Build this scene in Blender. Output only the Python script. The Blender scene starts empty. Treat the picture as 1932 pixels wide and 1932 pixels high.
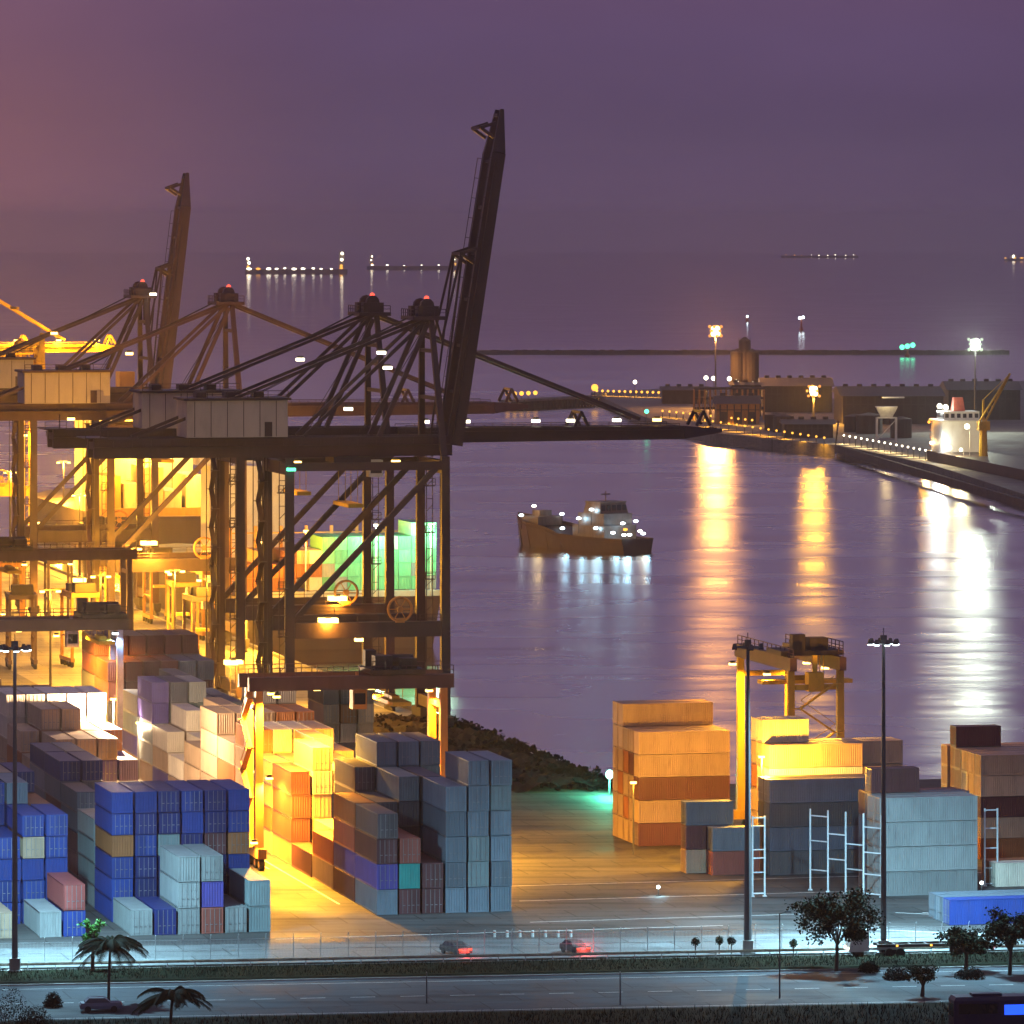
HAZE = 0.00006; DOME = (.18,.145,.255,1)
import bpy, math, random
from math import sin, cos, pi, radians, sqrt, atan2
from mathutils import Vector, Matrix
random.seed(11)
SC = bpy.context.scene
COL = SC.collection

# ---------------------------------------------------------------- measuring helpers (telephoto view from a hill 80 m above the yard)
F, H, HY, CX, W = 10500.0, 80.0, 424.0, 966.0, 1932.0
def P(px, py, z=0.0):
    D = (H - z) * F / (py - HY)
    return Vector(((px - CX) * D / F, D, z))
def PD(px, D, z=0.0):
    return Vector(((px - CX) * D / F, D, z))
def zat(py, D):
    return H - (py - HY) * D / F
A = radians(13.5)
U = Vector((cos(A), sin(A), 0)); V = Vector((-sin(A), cos(A), 0)); Z = Vector((0, 0, 1))
ORD = ['first','second','third','fourth','fifth','sixth','seventh','eighth','ninth','tenth','eleventh','twelfth',
       'thirteenth','fourteenth','fifteenth','sixteenth','seventeenth','eighteenth','nineteenth','twentieth']

# ---------------------------------------------------------------- materials
MATS = {}
def nodes(m):
    m.use_nodes = True
    nt = m.node_tree
    nt.nodes.clear()
    return nt, nt.nodes, nt.links
def paint(name, col, rough=0.55, metal=0.0, var=0.35, scale=0.9, dirt=(0.05, 0.04, 0.035), dirtamt=0.35, bump=0.0, spec=0.4):
    if name in MATS: return MATS[name]
    m = bpy.data.materials.new(name); MATS[name] = m
    nt, N, L = nodes(m)
    out = N.new('ShaderNodeOutputMaterial'); b = N.new('ShaderNodeBsdfPrincipled')
    tc = N.new('ShaderNodeTexCoord'); oi = N.new('ShaderNodeObjectInfo')
    add = N.new('ShaderNodeVectorMath'); add.operation = 'ADD'
    mul = N.new('ShaderNodeVectorMath'); mul.operation = 'SCALE'; mul.inputs['Scale'].default_value = 37.0
    comb = N.new('ShaderNodeCombineXYZ')
    for k in range(3): L.new(oi.outputs['Random'], comb.inputs[k])
    L.new(comb.outputs[0], mul.inputs[0])
    L.new(tc.outputs['Object'], add.inputs[0]); L.new(mul.outputs[0], add.inputs[1])
    mp = N.new('ShaderNodeMapping'); mp.inputs['Scale'].default_value = (scale, scale, scale * 0.35)
    L.new(add.outputs[0], mp.inputs[0])
    n1 = N.new('ShaderNodeTexNoise'); n1.inputs['Scale'].default_value = 1.0; n1.inputs['Detail'].default_value = 6; n1.inputs['Roughness'].default_value = 0.65
    L.new(mp.outputs[0], n1.inputs[0])
    n2 = N.new('ShaderNodeTexNoise'); n2.inputs['Scale'].default_value = 3.2; n2.inputs['Detail'].default_value = 5
    L.new(mp.outputs[0], n2.inputs[0])
    r1 = N.new('ShaderNodeMapRange'); r1.inputs[1].default_value = 0.3; r1.inputs[2].default_value = 0.7
    r1.inputs[3].default_value = 1 - var; r1.inputs[4].default_value = 1 + var
    L.new(n1.outputs[0], r1.inputs[0])
    rr = N.new('ShaderNodeMapRange'); rr.inputs[3].default_value = 0.78; rr.inputs[4].default_value = 1.22
    L.new(oi.outputs['Random'], rr.inputs[0])
    mm = N.new('ShaderNodeMath'); mm.operation = 'MULTIPLY'
    L.new(r1.outputs[0], mm.inputs[0]); L.new(rr.outputs[0], mm.inputs[1])
    sc = N.new('ShaderNodeVectorMath'); sc.operation = 'SCALE'; sc.inputs[0].default_value = col[:3]
    L.new(mm.outputs[0], sc.inputs['Scale'])
    r2 = N.new('ShaderNodeMapRange'); r2.inputs[1].default_value = 0.52; r2.inputs[2].default_value = 0.78
    r2.inputs[3].default_value = 0; r2.inputs[4].default_value = dirtamt
    L.new(n2.outputs[0], r2.inputs[0])
    mx = N.new('ShaderNodeMix'); mx.data_type = 'RGBA'
    L.new(r2.outputs[0], mx.inputs[0]); L.new(sc.outputs[0], mx.inputs[6]); mx.inputs[7].default_value = (*dirt, 1)
    L.new(mx.outputs[2], b.inputs['Base Color'])
    b.inputs['Roughness'].default_value = rough; b.inputs['Metallic'].default_value = metal
    b.inputs['Specular IOR Level'].default_value = spec
    if bump:
        bp = N.new('ShaderNodeBump'); bp.inputs['Strength'].default_value = bump; bp.inputs['Distance'].default_value = 0.1
        L.new(n2.outputs[0], bp.inputs['Height']); L.new(bp.outputs[0], b.inputs['Normal'])
    L.new(b.outputs[0], out.inputs[0])
    return m
def glow(name, col, strength):
    if name in MATS: return MATS[name]
    m = bpy.data.materials.new(name); MATS[name] = m
    nt, N, L = nodes(m)
    out = N.new('ShaderNodeOutputMaterial'); e = N.new('ShaderNodeEmission')
    e.inputs[0].default_value = (*col, 1); e.inputs[1].default_value = strength
    L.new(e.outputs[0], out.inputs[0])
    try: m.cycles.emission_sampling = 'NONE'
    except Exception: pass
    return m
SODIUM = (1.0, 0.435, 0.025); WARM = (1.0, 0.72, 0.3); CREAM = (1.0, 0.66, 0.36); COOL = (0.40, 0.80, 1.0); WHITE = (0.93, 1.0, 0.92)
gS = glow('sodium_lamp_glass', (1.0, 0.60, 0.13), 9); gC = glow('cool_lamp_glass', (0.8, 0.97, 1.0), 9)
gW = glow('warm_white_lamp_glass', (1.0, 0.9, 0.66), 7); gR = glow('red_lamp_glass', (1.0, 0.10, 0.06), 2.2)
gG = glow('green_lamp_glass', (0.1, 1.0, 0.5), 3.5); gB = glow('blue_display_glow', (0.02, 0.10, 1.0), 1.6)
gO = glow('orange_lamp_glass', (1.0, 0.45, 0.06), 2.4); gSo = glow('sodium_mast_rim_glow', (1.0, 0.42, 0.08), 1.5); gMo = glow('white_mast_rim_glow', (0.75, 0.9, 0.7), 1.1)  # outer mast glows colour dim balls added as a rim of glare
gM = glow('mast_lamp_glass', (0.95, 1.0, 0.88), 14)
gSm = glow('sodium_mast_glass', (1.0, 0.62, 0.25), 9)

# ---------------------------------------------------------------- mesh builder
class MB:
    def __init__(s): s.v = []; s.f = []; s.sm = False
    def quad(s, a, b, c, d):
        i = len(s.v); s.v += [tuple(a), tuple(b), tuple(c), tuple(d)]; s.f.append((i, i+1, i+2, i+3))
    def tri(s, a, b, c):
        i = len(s.v); s.v += [tuple(a), tuple(b), tuple(c)]; s.f.append((i, i+1, i+2))
    def hexa(s, p):                       # 8 points: bottom ring 0-3, top ring 4-7
        i = len(s.v); s.v += [tuple(q) for q in p]
        for q in ((3,2,1,0),(4,5,6,7),(0,1,5,4),(1,2,6,5),(2,3,7,6),(3,0,4,7)): s.f.append(tuple(i+k for k in q))
    def box(s, x0, x1, y0, y1, z0, z1):
        s.hexa([(x0,y0,z0),(x1,y0,z0),(x1,y1,z0),(x0,y1,z0),(x0,y0,z1),(x1,y0,z1),(x1,y1,z1),(x0,y1,z1)])
    def frustum(s, x0,x1,y0,y1,z0, X0,X1,Y0,Y1,z1):
        s.hexa([(x0,y0,z0),(x1,y0,z0),(x1,y1,z0),(x0,y1,z0),(X0,Y0,z1),(X1,Y0,z1),(X1,Y1,z1),(X0,Y1,z1)])
    def beam(s, p, q, w, h=None, up=None, w2=None, h2=None):
        h = w if h is None else h; w2 = w if w2 is None else w2; h2 = h if h2 is None else h2
        p = Vector(p); q = Vector(q); d = (q - p).normalized()
        up = Vector(up) if up else (Vector((0,0,1)) if abs(d.z) < 0.95 else Vector((0,1,0)))
        x = d.cross(up).normalized(); y = x.cross(d).normalized()
        r = lambda c, ww, hh: [c - x*ww/2 - y*hh/2, c + x*ww/2 - y*hh/2, c + x*ww/2 + y*hh/2, c - x*ww/2 + y*hh/2]
        s.hexa(r(p, w, h) + r(q, w2, h2))
    def tube(s, p, q, r0, r1=None, n=8, caps=True):
        r1 = r0 if r1 is None else r1
        p = Vector(p); q = Vector(q); d = (q - p).normalized()
        up = Vector((0,0,1)) if abs(d.z) < 0.95 else Vector((0,1,0))
        x = d.cross(up).normalized(); y = x.cross(d).normalized()
        i = len(s.v)
        for c, r in ((p, r0), (q, r1)):
            for k in range(n):
                t = 2*pi*k/n; s.v.append(tuple(c + x*r*cos(t) + y*r*sin(t)))
        for k in range(n): s.f.append((i+k, i+(k+1)%n, i+n+(k+1)%n, i+n+k))
        if caps: s.f.append(tuple(i+n-1-k for k in range(n))); s.f.append(tuple(i+n+k for k in range(n)))
    def ball(s, c, r, n=8, m=6, sq=(1,1,1)):
        c = Vector(c); i = len(s.v)
        for a in range(m+1):
            t = pi*a/m
            for k in range(n):
                f = 2*pi*k/n
                s.v.append((c.x + r*sq[0]*sin(t)*cos(f), c.y + r*sq[1]*sin(t)*sin(f), c.z + r*sq[2]*cos(t)))
        for a in range(m):
            for k in range(n): s.f.append((i+a*n+k, i+(a+1)*n+k, i+(a+1)*n+(k+1)%n, i+a*n+(k+1)%n))
    def ring(s, c, R, r, axis='y', n=20, m=6):
        c = Vector(c); i = len(s.v)
        for a in range(n):
            t = 2*pi*a/n
            for k in range(m):
                f = 2*pi*k/m; rr = R + r*cos(f); o = r*sin(f)
                q = {'y': (rr*cos(t), o, rr*sin(t)), 'x': (o, rr*cos(t), rr*sin(t)), 'z': (rr*cos(t), rr*sin(t), o)}[axis]
                s.v.append((c.x+q[0], c.y+q[1], c.z+q[2]))
        for a in range(n):
            for k in range(m): s.f.append((i+a*m+k, i+((a+1)%n)*m+k, i+((a+1)%n)*m+(k+1)%m, i+a*m+(k+1)%m))
    def prism(s, pts, z0, z1):
        i = len(s.v); n = len(pts)
        s.v += [(p[0], p[1], z0) for p in pts] + [(p[0], p[1], z1) for p in pts]
        s.f.append(tuple(i+n-1-k for k in range(n))); s.f.append(tuple(i+n+k for k in range(n)))
        for k in range(n): s.f.append((i+k, i+(k+1)%n, i+n+(k+1)%n, i+n+k))
    def rail(s, p, q, h=1.1, r=0.05, step=3.0):
        p = Vector(p); q = Vector(q); n = max(1, int((q-p).length/step)); up = Vector((0,0,h))
        s.beam(p+up, q+up, 2*r); s.beam(p+up*0.5, q+up*0.5, 1.4*r)
        for k in range(n+1):
            c = p.lerp(q, k/n); s.beam(c, c+up, 2*r)
    def ladder(s, p, q, w=0.5, step=0.35, side=(1,0,0), r=0.05):
        p = Vector(p); q = Vector(q); o = Vector(side)*w/2
        s.beam(p-o, q-o, 2*r); s.beam(p+o, q+o, 2*r)
        n = max(2, int((q-p).length/step))
        for k in range(1, n): c = p.lerp(q, k/n); s.beam(c-o, c+o, 1.4*r)
    def mesh(s, name):
        me = bpy.data.meshes.new(name); me.from_pydata(s.v, [], s.f); me.validate(); me.update()
        return me
    def build(s, name, mat, parent=None, loc=(0,0,0), rz=0.0, smooth=False):
        me = s.mesh(name); me.materials.append(mat)
        if smooth or s.sm:
            for p in me.polygons: p.use_smooth = True
        return link(name, me, parent, loc, rz)
def link(name, me, parent=None, loc=(0,0,0), rz=0.0):
    o = bpy.data.objects.new(name, me); COL.objects.link(o)
    o.location = loc; o.rotation_euler = (0, 0, rz)
    if parent: o.parent = parent
    return o
def tag(o, label=None, cat=None, group=None, kind=None):
    if label: o['label'] = label
    if cat: o['category'] = cat
    if group: o['group'] = group
    if kind: o['kind'] = kind
    return o
def thing(name, label, cat, loc=(0,0,0), rz=0.0, group=None):
    return tag(link(name, None, None, loc, rz), label, cat, group)
def light(parent, loc, power, col, r=0.4, spot=None, blend=0.5, aim=None, name='lamp_light'):
    d = bpy.data.lights.new(name, 'SPOT' if spot else 'POINT')
    d.energy = power; d.color = col; d.shadow_soft_size = r
    if spot: d.spot_size = radians(spot); d.spot_blend = blend
    o = bpy.data.objects.new(name, d); COL.objects.link(o); o.parent = parent; o.location = loc
    if aim is not None:
        o.rotation_euler = (Vector(aim) - Vector(loc)).to_track_quat('-Z', 'Y').to_euler()
    return o

# ---------------------------------------------------------------- paints
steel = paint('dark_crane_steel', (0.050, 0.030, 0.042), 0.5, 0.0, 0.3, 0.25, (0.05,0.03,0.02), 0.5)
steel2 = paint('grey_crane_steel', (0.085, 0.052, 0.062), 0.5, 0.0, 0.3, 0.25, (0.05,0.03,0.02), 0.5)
house_paint = paint('beige_house_cladding', (0.40, 0.36, 0.31), 0.6, 0, 0.12, 0.2, (0.16,0.12,0.09), 0.3)
yellow_paint = paint('yellow_crane_paint', (0.70, 0.45, 0.05), 0.5, 0, 0.2, 0.3, (0.12,0.08,0.04), 0.4)
rtg_paint = paint('gantry_ochre_paint', (0.48, 0.23, 0.07), 0.5, 0, 0.2, 0.3, (0.10,0.06,0.03), 0.45)
rodm = paint('rod_steel', (0.27,0.27,0.28), 0.5, 0.1, 0.2)
rubber = paint('black_rubber', (0.02,0.02,0.022), 0.8, 0, 0.2)
dark = paint('dark_machinery', (0.05,0.042,0.04), 0.6, 0, 0.3)
galv = paint('galvanised_steel', (0.55,0.56,0.57), 0.4, 0.3, 0.12, 1.0, (0.2,0.18,0.16), 0.25)
pole_paint = paint('dull_mast_steel', (0.10,0.10,0.105), 0.5, 0.2, 0.15)
glassm = paint('dark_window_glass', (0.02,0.025,0.03), 0.1, 0, 0.05, spec=0.8)
white_paint = paint('white_ship_paint', (0.78,0.78,0.74), 0.5, 0, 0.1, 0.2, (0.35,0.2,0.1), 0.25)
hull_paint = paint('dark_hull_paint', (0.10,0.075,0.07), 0.5, 0, 0.25, 0.12, (0.16,0.07,0.03), 0.5)
redpaint = paint('red_oxide_paint', (0.42,0.10,0.06), 0.5, 0, 0.2)
concrete = paint('worn_concrete', (0.27,0.26,0.245), 0.85, 0, 0.25, 0.15, (0.09,0.085,0.08), 0.5)
PAL = {  # code: (words, colour)
 'N': ('navy', (0.022,0.032,0.15)), 'B': ('royal blue', (0.022,0.055,0.26)), 'b': ('steel blue', (0.16,0.205,0.25)),
 'V': ('violet blue', (0.09,0.075,0.32)), 'G': ('pale grey', (0.31,0.335,0.335)), 'g': ('grey green', (0.20,0.26,0.27)),
 'W': ('cream', (0.74,0.68,0.56)), 'R': ('brick red', (0.34,0.10,0.075)), 'M': ('maroon', (0.13,0.05,0.055)),
 'O': ('rust orange', (0.38,0.15,0.06)), 'T': ('teal', (0.03,0.26,0.24)), 't': ('tan', (0.46,0.34,0.24)),
 'D': ('charcoal', (0.11,0.105,0.115)), 'E': ('green', (0.16,0.50,0.28)), 'P': ('pink red', (0.36,0.085,0.075)),
 'S': ('slate', (0.13,0.15,0.20)),
}
CM = {k: paint('container_'+v[0].replace(' ', '_'), v[1], 0.5, 0, 0.13, 0.45, (0.10,0.06,0.04), 0.26) for k, v in PAL.items()}
# ---------------------------------------------------------------- shipping containers
CW = 2.44
def corrugated(mb, axis, at, a0, a1, z0, z1, depth, inward):
    n = max(3, int((a1 - a0) / 0.28)); st = (a1 - a0) / n; pts = []
    for k in range(n):
        t = a0 + k*st
        pts += [(t, 0), (t + st*0.3, 0), (t + st*0.5, depth), (t + st*0.8, depth)]
    pts.append((a1, 0))
    for (p, q) in zip(pts, pts[1:]):
        f = (lambda c: (at + inward*c[1], c[0])) if axis == 'y' else (lambda c: (c[0], at + inward*c[1]))
        (x1, y1), (x2, y2) = f(p), f(q)
        mb.quad((x1,y1,z0), (x2,y2,z0), (x2,y2,z1), (x1,y1,z1))
_cm = {}
def container_meshes(L, Hc, doors):
    key = (L, Hc, doors)
    if key in _cm: return _cm[key]
    mb = MB(); hw = CW/2; hl = L/2; p = 0.15
    for sx in (-1, 1):
        for sy in (-1, 1):
            mb.box(*sorted((sx*hw, sx*(hw-p))), *sorted((sy*hl, sy*(hl-p))), 0, Hc)
        xs = sorted((sx*(hw-0.004), sx*(hw-0.09)))
        mb.box(*xs, -hl+p, hl-p, 0.02, 0.17); mb.box(*xs, -hl+p, hl-p, Hc-0.11, Hc-0.01)
        corrugated(mb, 'y', sx*(hw-0.02), -hl+p, hl-p, 0.17, Hc-0.11, 0.05, -sx)
    for sy in (-1, 1):
        ys = sorted((sy*(hl-0.004), sy*(hl-0.1)))
        mb.box(-hw+p, hw-p, *ys, 0.02, 0.17); mb.box(-hw+p, hw-p, *ys, Hc-0.14, Hc-0.01)
        corrugated(mb, 'x', sy*(hl-(0.09 if doors and sy < 0 else 0.025)), -hw+p, hw-p, 0.17, Hc-0.14, 0.045, -sy)
    mb.quad((-hw+p,-hl+0.1,0.1), (hw-p,-hl+0.1,0.1), (hw-p,hl-0.1,0.1), (-hw+p,hl-0.1,0.1))
    n = int(L/0.6); st = (L-0.2)/n
    for k in range(n):
        y = -hl+0.1+k*st
        mb.quad((-hw+.09,y,Hc-.03), (hw-.09,y,Hc-.03), (hw-.09,y+st*.5,Hc-.05), (-hw+.09,y+st*.5,Hc-.05))
        mb.quad((-hw+.09,y+st*.5,Hc-.05), (hw-.09,y+st*.5,Hc-.05), (hw-.09,y+st,Hc-.03), (-hw+.09,y+st,Hc-.03))
    body = mb.mesh('container_body'); body.materials.append(CM['g'])
    dm = rm = None
    if doors:
        db = MB(); w = (CW-2*p)/2 - 0.015
        db.box(-w/2, w/2, -0.03, 0.02, 0.19, Hc-0.16)
        for k in range(3):
            a = 0.19 + (Hc-0.35)*(k+0.08)/3; b2 = 0.19 + (Hc-0.35)*(k+0.92)/3
            db.box(-w/2+.08, -0.03, -0.055, -0.028, a, b2); db.box(0.03, w/2-.08, -0.055, -0.028, a, b2)
        dm = db.mesh('container_door'); dm.materials.append(CM['g'])
        rb = MB()
        for x in (-w/4-0.02, w/4+0.02):
            rb.tube((x, -0.085, 0.1), (x, -0.085, Hc-0.08), 0.03, n=6)
            rb.box(x-0.02, x+0.3, -0.12, -0.1, 1.0, 1.07)
        rm = rb.mesh('lock_rod'); rm.materials.append(rodm)
    _cm[key] = (body, dm, rm)
    return _cm[key]
BOXES = []
def container(base, yaw, L, Hc, code, label, group, doors=False, parts=True):
    """base: centre of the footprint; local -y is the end that faces the camera when yaw = A"""
    body, dm, rm = container_meshes(L, Hc, doors and parts)
    o = link('shipping_container', body, None, base, yaw)
    o.material_slots[0].link = 'OBJECT'; o.material_slots[0].material = CM[code]
    tag(o, label, 'container', group)
    ch = []
    if doors and parts:
        w = (CW-0.3)/2
        for sx in (-1, 1):
            d = link('door', dm, o, (sx*w/2, -L/2+0.05, 0)); d.material_slots[0].link = 'OBJECT'; d.material_slots[0].material = CM[code]
            r = link('lock_rod', rm, d); ch += [d, r]
    BOXES.append((o, ch, L, Hc))
    return o
PU, PV = 2.72, 12.75
def colname(code): return PAL[code][0]
def end_block(origin, rows, phrase, ref, group, ncol, from_right=False, hc=2.9, near_parts=8, rowhc=None):
    """rows: {r: [stack, ...]} with each stack a string of colour codes from the ground up; short ends face the camera"""
    for r, cols in rows.items():
        h = (rowhc or {}).get(r, hc)
        for c, st in enumerate(cols):
            for t, code in enumerate(st):
                if code == '.': continue
                p = origin + U*(PU*(c+0.5) + random.uniform(-.05,.05)) + V*(PV*r + 6.1 + random.uniform(-.12,.12))
                p.z = 0.012 + t*(h+0.045)
                cc = (ncol-1-c) if from_right else c
                lab = f"{colname(code)} container, {ORD[t]} tier, {ORD[cc]} column from the {ref}, {ORD[r]} row of {phrase}"
                container(p, A, 12.19, h, code, lab, group, doors=random.random() < 0.7, parts=r < near_parts)
def side_block(origin, rows, phrase, group, hc=2.9, L=12.19):
    """rows: {r: [(u offset, length, stack), ...]}; long sides face the camera"""
    for r, items in rows.items():
        for k, (uo, Lk, st) in enumerate(items):
            for t, code in enumerate(st):
                if code == '.': continue
                p = origin + U*(uo + Lk/2) + V*(PU*r + 1.22 + random.uniform(-.04,.04)); p.z = 0.012 + t*(hc+0.045)
                size = 'short' if Lk < 8 else 'long'
                bay = '' if len(items) == 1 else f", {ORD[k]} bay"
                lab = f"{size} {colname(code)} container, {ORD[t]} tier{bay}, {ORD[r]} row of {phrase}"
                container(p, A - pi/2, Lk, hc, code, lab, group, doors=(k == 0), parts=r < 3)

# sodium-lit block under the big gantry
gk = 'containers stacked under the sodium lit gantry'
B2 = P(709, 1727)
rows2 = {
 0: ['bVMD', 'MTR', 'MM', 'bbbbb', 'bggbbb', 'bbbbgb'],
 1: ['MVRO', 'MDDD', 'DDDDg', 'gDbDD', 'bbbg', 'bbbb'],
 2: ['tR', 'tMDDD', 'ttttbb', 'ttWtbb', 'tttWgb', 'tttt'],
 3: ['M', 'tt', 'ttt', 'tttO', 'tttt', 'tttt'],
 4: ['tMMM', 'tttWt', 'tttW', 'tttt', 'ttt', 'ttt'],
 5: ['tOtt', 'ttWt', 'ttttt', 'tttt', 'ttt', 'ttt'],
 6: ['tOttO', 'tttWW', 'ttttW', 'ttttt', 'tttt', 'ttt'],
 7: ['ttOt', 'tttt', 'tttt', 'tttW', 'ttt', 'tt'],
 8: ['ttttt', 'tttWt', 'tttWt', 'ttttO', 'ttttO', 'tttt'],
 9: ['ttt', 'ttttt', 'tttt', 'ttttDD', 'ttttDD', 'tt'],
 10: ['tW', 'WtW', 'tWW', 'tt', 'Wt', 'tt'],
 11: ['VtW', 'WttW', 'tWg', 'WtO', 'WtW', 'tt'],
 12: ['tGgVV', 'WWtgS', 'WtGgG', 'WOtS', 'tWWS', 'tt'],
 13: ['tVgG', 'tVS', 'tVSSS', 'tSSG', 'SSSG', 'SS'],
 15: ['SSSMM', 'SSSMM', 'SSSSM', 'SSSMM', 'SSSSS', 'SSSMS'],
 16: ['SSSSMM', 'SSSMMM', 'SSSSSM', 'SSSMSM', 'SSSMSM', 'SSSMSM'],
}
end_block(B2, rows2, 'gantry block', 'lane', gk, 6, near_parts=9)
# blue block behind the palms
gk = 'containers of the blue block'
B1 = P(244, 1766)
rows1 = {
 0: ['G', 'N', 'GGG', 'RVG', 'G', 'gg'],
 1: ['BBBOBB', 'NNNBNB', 'NNNgNN', 'NNNNBB', 'NNNMNN', 'NNBOBB'],
 2: ['GggG', 'SSS', 'SSS', '', '', ''],
 3: ['SMMSS', 'SMMS', 'SS', '', '', ''],
 4: ['SSSMSN', 'SSMMSN', 'SSMS', 'SSS', '', ''],
 5: ['SSMSSN', 'SSMMSS', 'SSSS', 'SSS', '', ''],
 7: ['', 'tttt', 'tOtVt', 'tOtVt', 'ttVVt', 'tttV'],
 8: ['', 'tttOt', 'ttOtOt', 'ttttOt', 'tttOt', 'ttttO'],
 9: ['', 'ttttWW', 'tttOWW', 'tttOWW', 'tttWWW', 'ttttWW'],
 12: ['SSSM', 'SSSMM', 'SSSMM', 'SSSMM', 'SSSMM', 'SSMMM'],
}
end_block(B1, rows1, 'blue block', 'lane', gk, 6, from_right=True, hc=2.44, rowhc={0: 2.9, 2: 2.59, 7: 2.75, 8: 2.75, 9: 2.9, 12: 2.9}, near_parts=10)
# block by the lamp mast
gk = 'containers of the mast block'
B0 = P(115 - 3*44.5, 1772)
rows0 = {
 0: ['t', '', 'G', 'BP'],
 1: ['BBBB', 'BBBB', 'BBBtB', 'BBBBB'],
 2: ['NNNNbB', 'NNBBBB', 'NNBBBb', 'NNNNO'],
 3: ['NNNNN', 'NNNNNR', 'NNNNOt', 'NNNNMN'],
}
end_block(B0, rows0, 'mast block', 'palm', gk, 4, from_right=True, hc=2.44, rowhc={0: 2.9})
# long-side stacks on the water side of the yard
side_block(P(1205, 1597), {0: [(0, 6.06, 'M'), (0.0, 12.19, '.tMtt')], 1: [(0, 12.19, 'tttMt')], 2: [(0, 12.19, 'tOtOt')], 3: [(0, 12.19, 'ttOttt')], 4: [(0, 12.19, 'tttttt')]},
           'brown stack by tarmac', 'containers of the brown stack')
side_block(P(1344, 1652), {0: [(0, 6.06, 'Rb')], 1: [(-2.6, 6.06, 'tMb')]}, 'small stack behind mast', 'containers of the small stack')
side_block(P(1452, 1652), {0: [(0, 13.7, 'DSDS')], 1: [(0, 13.7, 'DDDD')], 5: [(3.9, 12.19, 'tttWt'), (16.3, 2.99, 'ttOt')],
                           6: [(3.8, 6.06, 'tWtWtW'), (10.1, 12.19, 'ttttt')], 7: [(3.8, 6.06, 'tttOtW'), (10.1, 12.19, 'ttttW')]},
           'dark stack below gantry', 'containers of the dark stack')
side_block(P(1660, 1692), {0: [(0, 12.19, 'GGGG')], 1: [(0, 12.19, 'GGGG')], 2: [(0.6, 6.06, 'SSSSM'), (6.9, 6.06, 'SSSS')], 3: [(0.6, 12.19, 'SSSM')]},
           'pale stack behind tree', 'containers of the pale stack')
side_block(P(1850, 1622), {0: [(0, 12.19, 'OtMtt')], 1: [(0, 12.19, 'ttMtt')], 2: [(0, 12.19, 'tttWt')], 3: [(0, 12.19, 'ttttt')], 4: [(0.3, 6.06, 'tttttM'), (6.5, 12.19, 'ttttt')], 5: [(0, 12.19, 'ttttt')]},
           'rust stack', 'containers of the rust stack', hc=2.59)
side_block(P(1878, 1674), {0: [(0, 12.19, 'W')], 1: [(0, 12.19, 'O')]}, 'low pair behind blue', 'containers of the low pair')
side_block(P(1792, 1746), {0: [(0, 12.19, 'B')], 1: [(0, 12.19, 'b')], 2: [(0, 12.19, 'b')]}, 'ground row near truck', 'containers of the ground row')
end_block(P(609, 1402), {0: ['ttD', 'tOD', 'ttD']}, 'bank stack', 'lane', 'containers standing near the bank', 3)
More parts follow.
